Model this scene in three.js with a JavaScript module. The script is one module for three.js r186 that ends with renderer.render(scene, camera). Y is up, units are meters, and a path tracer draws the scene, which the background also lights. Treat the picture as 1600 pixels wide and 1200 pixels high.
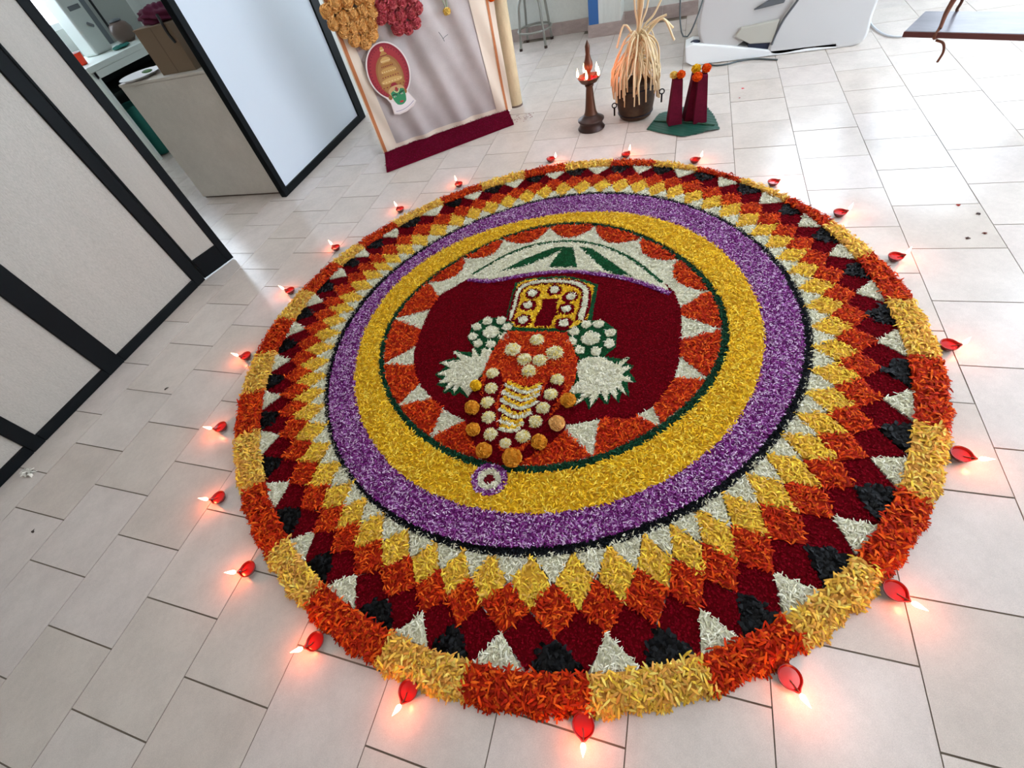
import * as THREE from 'three';
import { mergeGeometries } from 'three/addons/utils/BufferGeometryUtils.js';
import { RoundedBoxGeometry } from 'three/addons/geometries/RoundedBoxGeometry.js';
import { RectAreaLightUniformsLib } from 'three/addons/lights/RectAreaLightUniformsLib.js';

// ------------------------------------------------------------------ camera, light, exposure
const scene = new THREE.Scene();
const camera = new THREE.PerspectiveCamera(2 * Math.atan(600 / 703.8) * 180 / Math.PI, 4 / 3, 0.05, 60);
camera.position.set(0, 1.3055, 0);
camera.rotation.set(-0.8669, 0.4831, -0.2944, 'YXZ');
const renderer = new THREE.WebGLRenderer({ antialias: true });
renderer.toneMapping = THREE.LinearToneMapping;
renderer.toneMappingExposure = 1.1;
renderer.shadowMap.enabled = true;
RectAreaLightUniformsLib.init();
scene.background = new THREE.Color(0.82, 0.94, 1.08);       // overcast daylight outside the windows
scene.backgroundIntensity = 6.8;
const LAMP = 6.1;            // ceiling panel light intensity
const FLAME = 0.024;         // one clay lamp flame, candela-like
const FLAMEC = new THREE.Color(1, 0.17, 0.055);

// ------------------------------------------------------------------ helpers
let seed = 12345;
const rnd = () => { seed = (seed + 0x6D2B79F5) | 0; let t = Math.imul(seed ^ (seed >>> 15), 1 | seed); t = (t + Math.imul(t ^ (t >>> 7), 61 | t)) ^ t; return ((t ^ (t >>> 14)) >>> 0) / 4294967296; };
const rr = (a, b) => a + (b - a) * rnd();
const counts = {};
const numbered = (n) => { const k = counts[n] ?? 0; counts[n] = k + 1; return k ? n + '_' + String(k).padStart(3, '0') : n; };
const V = (x, y, z) => new THREE.Vector3(x, y, z);
function tag(o, label, category, group) { o.userData = { ...o.userData, label, category }; if (group) o.userData.group = group; return o; }
function thing(name, label, category, [x, y, z] = [0, 0, 0], turn = 0, group) {
  const o = new THREE.Group(); o.name = numbered(name); o.position.set(x, y, z); o.rotation.y = turn; scene.add(o);
  return tag(o, label, category, group);
}
function struct(name, label) { const o = new THREE.Group(); o.name = name; o.userData = { kind: 'structure', label }; scene.add(o); return o; }
function mesh(name, geo, mat, parent) {
  const g = Array.isArray(geo) ? merge(geo) : geo;
  const m = new THREE.Mesh(g, mat); m.name = name; m.castShadow = m.receiveShadow = true; parent.add(m); return m;
}
function merge(list) { return mergeGeometries(list.map((g) => { const h = g.index ? g.toNonIndexed() : g; for (const k of Object.keys(h.attributes)) if (!['position', 'normal', 'uv'].includes(k)) h.deleteAttribute(k); return h; })); }
const box = (w, h, d, x = 0, y = 0, z = 0) => new THREE.BoxGeometry(w, h, d).translate(x, y, z);
const span = (x0, x1, y0, y1, z0, z1) => box(x1 - x0, y1 - y0, z1 - z0, (x0 + x1) / 2, (y0 + y1) / 2, (z0 + z1) / 2);
const rspan = (x0, x1, y0, y1, z0, z1, r = 0.004) => new RoundedBoxGeometry(x1 - x0, y1 - y0, z1 - z0, 2, r).translate((x0 + x1) / 2, (y0 + y1) / 2, (z0 + z1) / 2);
const tube = (pts, r, seg = 24, rad = 6, closed = false) => new THREE.TubeGeometry(new THREE.CatmullRomCurve3(pts.map((p) => V(...p)), closed), seg, r, rad, closed);
const lathe = (pts, seg = 32) => new THREE.LatheGeometry(pts.map(([r, y]) => new THREE.Vector2(r, y)), seg);
function bar(a, b, r, seg = 10) { const A = V(...a), B = V(...b), d = B.clone().sub(A), g = new THREE.CylinderGeometry(r, r, d.length(), seg); g.applyQuaternion(new THREE.Quaternion().setFromUnitVectors(V(0, 1, 0), d.normalize())); return g.translate((a[0] + b[0]) / 2, (a[1] + b[1]) / 2, (a[2] + b[2]) / 2); }
const lin = (hex) => new THREE.Color(hex);
function std(color, roughness = 0.6, extra = {}) { return new THREE.MeshStandardMaterial({ color, roughness, ...extra }); }
function dull(color, roughness, specularIntensity, extra = {}) { return new THREE.MeshPhysicalMaterial({ color, roughness, specularIntensity, ...extra }); }
function vnoise(size, cells, s0) {            // tiling value noise, 0..1
  const old = seed; seed = s0; const g = Float32Array.from({ length: cells * cells }, rnd); seed = old;
  return (x, y) => { const u = x / size * cells, v = y / size * cells, i = Math.floor(u), j = Math.floor(v), f = u - i, h = v - j, a = f * f * (3 - 2 * f), b = h * h * (3 - 2 * h), q = (p, r) => g[((r % cells) + cells) % cells * cells + ((p % cells) + cells) % cells];
    return (q(i, j) * (1 - a) + q(i + 1, j) * a) * (1 - b) + (q(i, j + 1) * (1 - a) + q(i + 1, j + 1) * a) * b; };
}
function dataTex(size, fn, srgb = true, repeat) {
  const d = new Uint8Array(size * size * 4);
  for (let y = 0; y < size; y++) for (let x = 0; x < size; x++) { const c = fn(x, y), k = (y * size + x) * 4; d[k] = c[0]; d[k + 1] = c[1]; d[k + 2] = c[2]; d[k + 3] = 255; }
  const t = new THREE.DataTexture(d, size, size); t.magFilter = THREE.LinearFilter; t.minFilter = THREE.LinearMipmapLinearFilter; t.generateMipmaps = true; t.wrapS = t.wrapT = THREE.RepeatWrapping; if (srgb) t.colorSpace = THREE.SRGBColorSpace; if (repeat) t.repeat.set(repeat, repeat); t.needsUpdate = true; return t;
}
const clamp8 = (v) => Math.max(0, Math.min(255, v));
function speckle(size, base, coarse, fine, s0, cells = 6) {
  const n1 = vnoise(size, cells, s0), n2 = vnoise(size, cells * 5, s0 + 1), old = seed; seed = s0 + 7; const r = Float32Array.from({ length: size * size }, rnd); seed = old;
  return dataTex(size, (x, y) => { const k = (n1(x, y) - 0.5) * coarse + (n2(x, y) - 0.5) * coarse * 0.6 + (r[y * size + x] - 0.5) * fine; return base.map((b) => clamp8(b + k)); });
}

// ------------------------------------------------------------------ materials
const M = {
  grout: std('#6b6054', 0.9),
  wall: std('#d9dcd6', 0.85, { map: speckle(256, [250, 250, 250], 14, 8, 31) }),
  skirting: std('#b3a29c', 0.45, { map: speckle(256, [245, 245, 245], 22, 12, 41) }),
  laminate: std('#b6b2aa', 0.42, { map: speckle(512, [240, 240, 238], 8, 34, 51) }),
  cabinet: std('#dcd6cc', 0.45, { map: speckle(512, [242, 241, 240], 10, 22, 55) }),
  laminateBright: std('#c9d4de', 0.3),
  frame: dull('#060c0f', 0.5, 0.25),
  blue: std('#2f62a0', 0.6),
  white: std('#eceeee', 0.35), chairGrey: std('#c4c3c2', 0.45), chairBeige: std('#b4b1a6', 0.5), navy: std('#17233f', 0.5), seam: std('#55585c', 0.6),
  ceiling: std('#efefec', 0.9),
  brass: std('#5b3c2c', 0.42, { metalness: 0.55 }), brassDark: std('#3b2a26', 0.4, { metalness: 0.5 }),
  pot: std('#4a3522', 0.62, { map: speckle(256, [215, 205, 195], 90, 40, 61, 8) }), iron: std('#1b1720', 0.45, { metalness: 0.6 }),
  straw: std('#e6cfa6', 0.75), strawDark: std('#d3b488', 0.75),
  rod: dull('#64142c', 0.8, 0.2, { map: speckle(128, [235, 230, 235], 40, 40, 71) }),
  leaf: std('#143f35', 0.42), leafRib: std('#2b5a45', 0.5),
  clay: std('#6a0e0a', 0.24), oil: new THREE.MeshPhysicalMaterial({ color: '#8c0805', specularIntensity: 0.5, roughness: 0.2, clearcoat: 0.35, clearcoatRoughness: 0.05 }), wick: std('#3a2018', 0.9),
  steel: std('#8d8d86', 0.35, { metalness: 0.6 }), stoolSeat: std('#22252b', 0.5),
  cream: std('#e7d9c6', 0.85), pole: std('#d8c6a4', 0.75, { map: speckle(256, [240, 236, 228], 30, 14, 81) }), cloth: std('#c6bfbc', 0.7, { map: speckle(512, [244, 242, 242], 14, 12, 91) }), stripe: std('#c07a4c', 0.8),
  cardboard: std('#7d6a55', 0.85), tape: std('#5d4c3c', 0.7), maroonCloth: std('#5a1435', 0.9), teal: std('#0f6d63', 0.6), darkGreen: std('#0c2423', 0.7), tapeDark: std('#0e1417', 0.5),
  counter: std('#e6efe9', 0.35), cup: std('#ff3d10', 0.4), plate: std('#f3f4f6', 0.5), brown: std('#6d5a50', 0.4), appliance: std('#cfd6d0', 0.45), greyWall: std('#a7aaa4', 0.8), greyDark: std('#6a7074', 0.6),
  swing: std('#6e6a70', 0.35, { map: speckle(256, [235, 235, 240], 40, 14, 101) }), rope: std('#6b3f2c', 0.9), cable: std('#4d5557', 0.5), cableWhite: std('#c9cdd2', 0.5),
  glass: new THREE.MeshPhysicalMaterial({ color: '#ffffff', transmission: 1, thickness: 0, roughness: 0.02, ior: 1.45 }),
  flame: new THREE.MeshStandardMaterial({ color: '#000000', emissive: new THREE.Color(1, 0.72, 0.45), emissiveIntensity: 5 }),
  petals: dull('#ffffff', 0.8, 0.25, { vertexColors: true, side: THREE.DoubleSide }),
  velvet: dull('#ffffff', 0.95, 0.08, { vertexColors: true, side: THREE.DoubleSide }),
  shiny: dull('#ffffff', 0.45, 0.22, { vertexColors: true, side: THREE.DoubleSide }),
};

// ------------------------------------------------------------------ floor: square tiles laid half a tile out of step
const floor = struct('floor', 'cream square floor tiles laid in staggered columns with dark joints');
mesh('bedding', [span(-5.5, 3.2, -0.12, -0.0022, -5.4, 2.4)], M.grout, floor);
const TX = 0.2995, TZ = 0.3005, OX = -0.5939, OZ = -0.0037, CX = -0.46, CZ = -1.32;
{
  const mats = [0, 1, 2, 3, 4].map((i) => std(['#d6cbc2', '#d3c8be', '#d8cdc6', '#d1c5bb', '#d5cbc3'][i], 0.24, { map: speckle(512, [242, 241, 240], 12, 26, 200 + i * 10) }));
  const geos = [0, 1, 2].map((i) => { const g = box(TX - 0.0028, 0.014, TZ - 0.0042, 0, -0.007, 0); const uv = g.attributes.uv; for (let k = 0; k < uv.count; k++) uv.setXY(k, uv.getX(k) * 0.8 + i * 0.31, uv.getY(k) * 0.8 + i * 0.17); return g; });
  const all = [];
  camera.updateMatrixWorld(true);
  const view = camera.matrixWorldInverse.copy(camera.matrixWorld).invert(), q = new THREE.Vector3();
  for (let i = -17; i <= 12; i++) for (let j = -19; j <= 8; j++) {
    const x = OX + (i + 0.5) * TX, z = OZ + (j + 0.5) * TZ + (i % 2 === 0 ? TZ / 2 : 0);
    if (x < -5.4 || x > 3.05 || z < -5.15 || z > 2.2) continue;
    if (Math.hypot(x - CX, z - CZ) < 1.0) continue;                    // wholly under the flower carpet
    q.set(x, 0, z).applyMatrix4(view);
    const px = q.x / -q.z * 703.8, py = q.y / -q.z * 703.8;
    const seen = q.z < -0.1 && Math.abs(px) < 900 && Math.abs(py) < 700 && !(x < -2.75 && z > -1.6);
    all.push({ x, z, i, j, seen, size: 1 / (q.length() ** 2) });
  }
  all.sort((a, b) => (b.seen - a.seen) || (b.size - a.size));
  const rest = [];
  all.forEach((t, k) => {
    const v = Math.floor(rnd() * 5), dy = rr(-0.0006, 0.0004);
    if (k < 290) { const m = mesh('tile', geos[v % 3], mats[v], floor); m.position.set(t.x, dy, t.z); if (v % 2) m.rotation.y = Math.PI; }
    else rest.push(geos[v % 3].clone().translate(t.x, dy, t.z));
  });
  mesh('tile_field', rest, mats[0], floor).userData.kind = 'stuff';
}

// ------------------------------------------------------------------ room shell
{
  const back = struct('wall_back', 'white back wall with two window openings');
  const Z0 = -5.32, Z1 = -5.2, H = 2.9;
  const ops = [[-2.3, -1.64, 0.2, 2.35], [0.95, 2.85, 0.85, 2.4]];
  mesh('plaster', [span(-5.5, -2.3, 0, H, Z0, Z1), span(-1.64, 0.95, 0, H, Z0, Z1), span(2.85, 3.22, 0, H, Z0, Z1),
    ...ops.flatMap(([a, b, c, d]) => [span(a, b, 0, c, Z0, Z1), span(a, b, d, H, Z0, Z1)])], M.wall, back);
  const bb = struct('baseboard_back', 'pinkish tile skirting along the back wall');
  for (let x = -2.6; x < 3.05; x += 0.3) if (x < -0.95 || x > -0.62) mesh('skirting_tile', rspan(x, x + 0.298, 0, 0.1, -5.2, -5.19, 0.002), M.skirting, bb);
  mesh('skirting_tile', rspan(-0.56, -0.3, 0, 0.1, -5.2, -5.189, 0.002), M.skirting, bb);
  const pil = struct('trim_1', 'white pillar on the back wall with blue strip and tile skirting');
  mesh('pillar', [span(-0.82, -0.54, 0, H, -5.2, -4.98)], M.wall, pil);
  mesh('blue_strip', [span(-0.818, -0.733, 0.095, 2.4, -4.98, -4.972)], M.blue, pil);
  mesh('skirting_tile', rspan(-0.828, -0.532, 0, 0.093, -4.98, -4.967, 0.002), M.skirting, pil);
  mesh('skirting_tile', rspan(-0.54, -0.529, 0, 0.093, -5.19, -4.98, 0.002), M.skirting, pil);
  const right = struct('wall_right', 'white right wall with a wide glazed opening');
  mesh('plaster', [span(3.1, 3.22, 0, H, -5.2, -4.5), span(3.1, 3.22, 0, H, -0.9, 2.42), span(3.1, 3.22, 2.4, H, -4.5, -0.9), span(3.1, 3.22, 0, 0.12, -4.5, -0.9)], M.wall, right);
  const front = struct('wall_front', 'plain white wall behind the viewpoint');
  mesh('plaster', [span(-5.5, 3.22, 0, H, 2.3, 2.42)], M.wall, front);
  const ceil = struct('ceiling', 'plain white ceiling');
  mesh('slab', [span(-5.5, 3.22, H, H + 0.12, -5.32, 2.42)], M.ceiling, ceil);
  const inner = struct('wall_inner', 'white walls of the small room behind the partition');
  mesh('plaster', [span(-5.5, -5.4, 0, H, -5.2, -4.4), span(-5.5, -5.4, 0, H, -2.7, 2.3), span(-5.5, -5.4, 0, 0.95, -4.4, -2.7), span(-5.5, -5.4, 2.3, H, -4.4, -2.7), span(-5.4, -2.62, 0, H, 0.1, 0.2)], M.wall, inner);
  function win(n, axis, at, a0, a1, y0, y1, bays) {
    const w = struct('window_' + n, 'framed window of clear panes'), S = (p0, p1, q0, q1, d) => axis === 'z' ? span(p0, p1, q0, q1, at - d, at + d) : span(at - d, at + d, q0, q1, p0, p1);
    const t = 0.045; mesh('window_frame', [S(a0, a1, y0, y0 + t, 0.03), S(a0, a1, y1 - t, y1, 0.03), S(a0, a0 + t, y0 + t, y1 - t, 0.03), S(a1 - t, a1, y0 + t, y1 - t, 0.03),
      ...Array.from({ length: bays - 1 }, (_, k) => { const c = a0 + (a1 - a0) * (k + 1) / bays; return S(c - 0.02, c + 0.02, y0 + t, y1 - t, 0.025); })], M.white, w);
    for (let k = 0; k < bays; k++) mesh('pane', [S(a0 + (a1 - a0) * k / bays + 0.02, a0 + (a1 - a0) * (k + 1) / bays - 0.02, y0 + t, y1 - t, 0.002)], M.glass, w);
  }
  win(1, 'z', -5.26, -2.3, -1.64, 0.2, 2.35, 1); win(2, 'z', -5.26, 0.95, 2.85, 0.85, 2.4, 3); win(3, 'x', 3.16, -4.5, -0.9, 0.12, 2.4, 3); win(4, 'x', -5.45, -4.4, -2.7, 0.95, 2.3, 2);
}

// partition of dark aluminium framing and pale boards on the left, with its doorway
{
  const W = struct('wall_left', 'partition of pale speckled boards in dark metal frames'), X = -2.59, t = 0.022, TOP = 2.9;
  const rail = (z0, z1, y0, y1) => rspan(X - t, X + t, y0, y1, z0, z1, 0.004);
  // posts: near the door, second, third, and onwards towards the viewpoint
  const posts = [[-1.556, -1.492], [-0.915, -0.818], [-0.44, -0.38], [0.03, 0.1]];
  for (const [a, b] of posts) mesh('post', rail(a, b, 0, TOP), M.frame, W);
  for (let k = 0; k < 3; k++) {
    const a = posts[k][1], b = posts[k + 1][0];
    mesh('bottom_rail', rail(a, b, 0, 0.047), M.frame, W); mesh('top_rail', rail(a, b, TOP - 0.08, TOP), M.frame, W);
    mesh('board', span(X - 0.009, X + 0.009, 0.045, TOP - 0.07, a - 0.005, b + 0.005), M.laminate, W);
  }
  for (const [a, b] of [[-2.498, -2.45], [-3.735, -3.64]]) mesh('post', rail(a, b, 0, TOP), M.frame, W);
  mesh('bottom_rail', rail(-3.64, -2.498, 0, 0.05), M.frame, W); mesh('top_rail', rail(-3.64, -2.498, TOP - 0.08, TOP), M.frame, W);
  mesh('board', span(X - 0.009, X + 0.009, 0.045, TOP - 0.07, -3.645, -2.49), M.laminateBright, W);
  mesh('head_rail', rail(-2.45, -1.556, 2.1, 2.16), M.frame, W); mesh('board', span(X - 0.009, X + 0.009, 2.15, TOP, -2.455, -1.55), M.laminate, W);
  mesh('return_board', [span(-5.4, X - t, 0, TOP, -3.735, -3.7)].slice(1).concat([span(X - 0.06, X + 0.0, 0, TOP, -5.2, -3.735)]), M.wall, W);
  const D = struct('door_1', 'narrow half door leaf with dark frame standing slightly ajar');
  D.position.set(-2.578, 0, -1.56); D.rotation.y = Math.atan2(0.064, -0.2) ;
  // leaf runs along local +z from the hinge
  const L = 0.21, s = 0.013, p = (z0, z1, y0, y1) => rspan(-s, s, y0, y1, z0, z1, 0.003);
  mesh('stile', p(L - 0.045, L, 0.008, 2.08), M.frame, D); mesh('stile', p(0, 0.012, 0.008, 2.08), M.frame, D);
  mesh('kick_rail', p(0.012, L - 0.045, 0.008, 0.125), M.frame, D); mesh('top_rail', p(0.012, L - 0.045, 2.0, 2.08), M.frame, D);
  mesh('board', span(-0.006, 0.006, 0.12, 2.01, 0.01, L - 0.04), M.laminate, D);
}

// ceiling lights
for (const [x, z, w] of [[-1.3, -3.3, 'over the cloth banner'], [-1.3, -0.6, 'over the left of the flower carpet'], [1.4, -0.6, 'over the right of the flower carpet'], [1.4, -3.0, 'over the swing'], [-4.0, -1.4, 'over the small inner room']]) {
  const o = thing('ceiling_light', 'square white panel light set on the ceiling ' + w, 'light', [x, 2.88, z], 0, 'ceiling panel lights');
  mesh('frame', [span(-0.32, 0.32, -0.012, 0.02, -0.32, -0.29), span(-0.32, 0.32, -0.012, 0.02, 0.29, 0.32), span(-0.32, -0.29, -0.012, 0.02, -0.29, 0.29), span(0.29, 0.32, -0.012, 0.02, -0.29, 0.29)], M.white, o);
  mesh('diffuser', [span(-0.29, 0.29, -0.006, 0.004, -0.29, 0.29)], new THREE.MeshStandardMaterial({ color: '#ffffff', emissive: '#ffffff', emissiveIntensity: 1.5 }), o);
  const l = new THREE.RectAreaLight(new THREE.Color(1, 0.985, 0.96), LAMP, 0.58, 0.58); l.position.y = -0.012; l.rotation.x = -Math.PI / 2; o.add(l);
}

// ------------------------------------------------------------------ the flower carpet
const hex = (...l) => l.map(lin);
const PAL = {
  orange: hex('#c02c06', '#d23c08', '#a82006', '#e0520e', '#941a06', '#e8641a', '#b42606'), yellow: hex('#f0ba1c', '#f6ca28', '#dca418', '#fada50', '#c98a18', '#f2c434'),
  amber: hex('#e6b048', '#eebc48', '#e2a450', '#f4ca44', '#f2d468', '#d99a44'), gold: hex('#ecb838', '#f4c83c', '#e2aa38', '#f8d648', '#e4b254'),
  white: hex('#e2ddc0', '#ece8d0', '#d4d0ae', '#f4f1de'), maroon: hex('#64030e', '#6c0412', '#5a020c', '#760616'), purple: hex('#701e70', '#84307f', '#5c155c', '#964a98', '#b686bc', '#d6bad6'),
  black: hex('#040506', '#07080b', '#030405', '#0d1014'), green: hex('#0b3420', '#10402a', '#0a2c1c', '#174a30'), ink: hex('#090b12', '#0e1119', '#07090d'), leafgreen: hex('#0c4a26', '#0e5a30', '#0b3e20'), violet: hex('#6d2a8a', '#8a4aa6', '#59207a'),
  yelwhite: hex('#e6dcae', '#ece4c0', '#e0c660', '#ddd2a0'),
};
const KIND = { // length, width, per cm2, lift
  petal: { l: [0.016, 0.028], w: [0.0042, 0.0062], n: 2.0, up: 0.010, pitch: 0.55, curl: 0.25 }, fine: { l: [0.011, 0.018], w: [0.0028, 0.0042], n: 3.2, up: 0.006, pitch: 0.45, curl: 0.2 },
  shred: { l: [0.012, 0.019], w: [0.0022, 0.0032], n: 4.2, up: 0.006, pitch: 0.4, curl: 0.2 }, crumb: { l: [0.004, 0.008], w: [0.003, 0.005], n: 3.6, up: 0.0025, pitch: 0.35, curl: 0, quad: true },
  speck: { l: [0.007, 0.012], w: [0.0022, 0.0036], n: 6.0, up: 0.005, pitch: 0.5, curl: 0.1, quad: true }, chunk: { l: [0.016, 0.028], w: [0.009, 0.014], n: 2.0, up: 0.003, pitch: 0.3, curl: 0.25 }, mid: { l: [0.013, 0.022], w: [0.0034, 0.005], n: 2.7, up: 0.008, pitch: 0.5, curl: 0.22 },
};
class Pile {
  constructor() { this.p = []; this.c = []; this.i = []; }
  v(x, y, z, c, k) { this.p.push(x, y, z); this.c.push(c.r * k, c.g * k, c.b * k); return this.p.length / 3 - 1; }
  slab(shape, y0, y1, c) {
    const g = new THREE.ExtrudeGeometry(shape, { depth: y1 - y0, bevelEnabled: false, curveSegments: 12 }).rotateX(-Math.PI / 2), a = g.attributes.position;
    for (let k = 0; k < a.count; k++) this.i.push(this.v(a.getX(k), a.getY(k) + y0, a.getZ(k), c, 1));
  }
  shred(x, y, z, k, c, pitchBias = 0, yaw = rnd() * 6.2832) {
    const L = rr(...k.l) / 2, W = rr(...k.w) / 2, pt = rr(-k.pitch, k.pitch) + pitchBias, roll = rr(-0.5, 0.5), cu = k.curl * L * rr(0.4, 1.6), b = k.quad ? rr(0.85, 1.12) : rr(0.72, 1.15);
    const dx = Math.cos(yaw), dz = Math.sin(yaw), cp = Math.cos(pt), sp = Math.sin(pt), sx = -dz * Math.cos(roll) * W, sz = dx * Math.cos(roll) * W, sy = Math.sin(roll) * W;
    const lift = Math.abs(sp) * L * 0.6, st = k.quad ? [[-1, 0, 1], [1, 0, 1]] : [[-1, -1, 0.7], [0, 0.6, 1.1], [1, -1, 0.45]], id = [];
    for (const [t, h, w] of st) { const X = x + dx * cp * L * t, Y = Math.max(0.0012, y + lift + sp * L * t + cu * h), Z = z + dz * cp * L * t; id.push(this.v(X + sx * w, Y + sy * w, Z + sz * w, c, b), this.v(X - sx * w, Math.max(0.001, Y - sy * w), Z - sz * w, c, b)); }
    for (let q = 0; q < st.length - 1; q++) { const a = id[q * 2], e = id[q * 2 + 1], f = id[q * 2 + 2], h = id[q * 2 + 3]; this.i.push(a, f, e, e, f, h); }
  }
  build() { const g = new THREE.BufferGeometry(); g.setAttribute('position', new THREE.Float32BufferAttribute(this.p, 3)); g.setAttribute('color', new THREE.Float32BufferAttribute(this.c, 3)); g.setIndex(this.i); g.computeVertexNormals(); return g; }
}
// regions in metres about the carpet's centre: {shape, bb, area, has(x,z)}
function poly(pts) {
  const s = new THREE.Shape(pts.map(([x, z]) => new THREE.Vector2(x, -z)));
  let a = 0; const bb = [9, -9, 9, -9];
  pts.forEach(([x, z], i) => { const [u, w] = pts[(i + 1) % pts.length]; a += x * w - u * z; bb[0] = Math.min(bb[0], x); bb[1] = Math.max(bb[1], x); bb[2] = Math.min(bb[2], z); bb[3] = Math.max(bb[3], z); });
  return { shape: s, bb, area: Math.abs(a) / 2, pts, has: (x, z) => { if (x < bb[0] || x > bb[1] || z < bb[2] || z > bb[3]) return false; let c = false; for (let i = 0, j = pts.length - 1; i < pts.length; j = i++) { const [xi, zi] = pts[i], [xj, zj] = pts[j]; if ((zi > z) !== (zj > z) && x < (xj - xi) * (z - zi) / (zj - zi) + xi) c = !c; } return c; } };
}
function ring(fi, fo, a0 = 0, a1 = Math.PI * 2) {
  const n = Math.max(6, Math.round((a1 - a0) * 24)), full = a1 - a0 > 6.28, P = (f, k) => { const a = a0 + (a1 - a0) * k / n, r = f(a); return [r * Math.cos(a), r * Math.sin(a)]; };
  const out = Array.from({ length: full ? n : n + 1 }, (_, k) => P(fo, k)), inn = Array.from({ length: full ? n : n + 1 }, (_, k) => P(fi, k));
  if (!full) return poly([...out, ...inn.reverse()]);
  const R = poly(out), h = poly(inn); R.shape.holes.push(new THREE.Path(inn.map(([x, z]) => new THREE.Vector2(x, -z)))); R.area -= h.area; const o = R.has; R.has = (x, z) => o(x, z) && !h.has(x, z); return R;
}
const harm = (c) => (a) => { let r = c[0]; for (let k = 1; k <= 4; k++) r += c[2 * k - 1] * Math.cos(k * a) + c[2 * k] * Math.sin(k * a); return r / 1000; };
const rGreen = harm([698, -2, 14, 1, -3, -1, 9, 9, -2]), rYel = harm([818, 6, 24, 2, -7, -7, -7, -2, 5]), rPur = harm([937, 17, 1, -12, -23, -1, 2, 3, 3]), rBlk = harm([958, 17, -1, -10, -20, -3, 1, 6, 3]), rBand = harm([1244, 10, -4, -5, -1, -17, 0, -2, 6]), rOut = harm([1312, -4, 7, 4, 2, -11, 7, 8, -1]);

const carpet = thing('flower_carpet', 'great round floral floor design of loose coloured petals on the tiled floor', 'flower carpet', [CX, 0, CZ]);
const inner = [];                       // layered patches inside the green ring; later ones lie on earlier ones
let layer = null;
function patch(name, region, pal, kind, h, { mat = M.petals, base, spill, density = 1, layers = [], label, loose = 0.32 } = {}) {
  const K = KIND[kind], P = new Pile(), pl = PAL[pal], bb = region.bb;
  P.slab(region.shape, 0.0004, h - 0.0015, base ?? pl[0].clone().lerp(pl[2], 0.5).multiplyScalar(0.8));
  const J = K.l[1] * loose, want = Math.round(K.n * density * region.area * 1e4); let got = 0;
  for (let t = 0; t < want * 40 && got < want; t++) {
    const x = rr(bb[0], bb[1]), z = rr(bb[2], bb[3]);
    if (!region.has(x, z)) continue; got++;
    if (layers.some((r) => r.has(x, z))) continue;
    P.shred(x + rr(-J, J), h + rr(-0.001, K.up), z + rr(-J, J), K, pl[Math.floor(rnd() * pl.length)]);
  }
  if (spill) spill(P, K, pl);
  const m = mesh(name, P.build(), mat, carpet); if (label) m.userData.label = label; return m;
}
const ARC = [73.2, 86.8, 97.5, 110.3, 121, 133.9, 145.9, 156.1, 166.4, 176.4, 185.7, 196.1, 204.1, 214.8, 228.9, 240.4, 252.6, 263.7, 275.4, 286.3, 296.6, 307.6, 319.2, 330.1, 341, 352.6, 364.8, 377, 388, 399.2, 410.8, 420.9, 433.2];
const ang = (s) => { const w = s < 0 ? -1 : s >= 32 ? 1 : 0, u = s - 32 * w, i = Math.min(31, Math.floor(u)); return (ARC[i] + (ARC[i + 1] - ARC[i]) * (u - i) + 360 * w) * Math.PI / 180; };
const pt = (s, f, j = 0.004) => { const a = ang(s), r = rBlk(a) + (rBand(a) - rBlk(a)) * f + rr(-j, j); return [r * Math.cos(a), r * Math.sin(a)]; };
const F1 = 0.72, F2 = 0.51, F3 = 0.27;
for (let i = 0; i < 32; i++) {
  const a0 = ang(i), a1 = ang(i + 1), or = i % 2 === 0;
  patch(or ? 'orange_arc' : 'yellow_arc', ring(rBand, rOut, a0, a1), or ? 'orange' : 'amber', 'petal', 0.02, { label: or ? 'thick band piece of orange marigold petals' : 'thick band piece of yellow marigold petals', density: 1.15,
    spill: (P, K, pl) => { for (let k = 0; k < 330; k++) { const a = rr(a0 - 0.006, a1 + 0.006), d = rnd() * 0.016, r = rOut(a) - 0.004 + d + (0.004 * Math.sin(a * 61) + 0.003 * Math.sin(a * 143)); P.shred(r * Math.cos(a), Math.max(0.003, 0.02 * (1 - d / 0.017)) , r * Math.sin(a), K, pl[Math.floor(rnd() * pl.length)]); } } });
  const w = [pt(i + 0.75, F1), pt(i + 0.97, 1), pt(i + 0.53, 1)], b = [pt(i + 0.25, F1 + 0.02), pt(i + 0.36, F1 + 0.1), pt(i + 0.46, 1), pt(i + 0.04, 1), pt(i + 0.14, F1 + 0.1)];
  patch('white_triangle', poly(w), 'white', 'shred', 0.013, { label: 'white petal triangle' });
  patch('black_triangle', poly(b), 'black', 'chunk', 0.012, { mat: M.shiny, label: 'shiny black triangle' });
  for (const d of [0, 0.5]) {
    patch('maroon_diamond', poly([pt(i + d, 1), pt(i + d + 0.25, F1), pt(i + d, F2), pt(i + d - 0.25, F1)]), 'maroon', 'crumb', 0.010, { mat: M.velvet });
    patch('yellow_diamond', poly([pt(i + d, F2), pt(i + d + 0.22, F3), pt(i + d, 0.0), pt(i + d - 0.22, F3)].flatMap((p, k, l) => { const n = l[(k + 1) % 4]; return [p, [(p[0] + n[0]) * 0.5, (p[1] + n[1]) * 0.5]]; })), 'gold', 'mid', 0.012);
    patch('orange_diamond', poly([pt(i + d + 0.25, F1), pt(i + d + 0.5, F2), pt(i + d + 0.25, F3), pt(i + d, F2)]), 'orange', 'mid', 0.013);
    patch('white_wedge', poly([pt(i + d + 0.25, F3), pt(i + d + 0.49, 0), pt(i + d + 0.25, -0.02), pt(i + d + 0.01, 0)]), 'white', 'shred', 0.010);
  }
}
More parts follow.
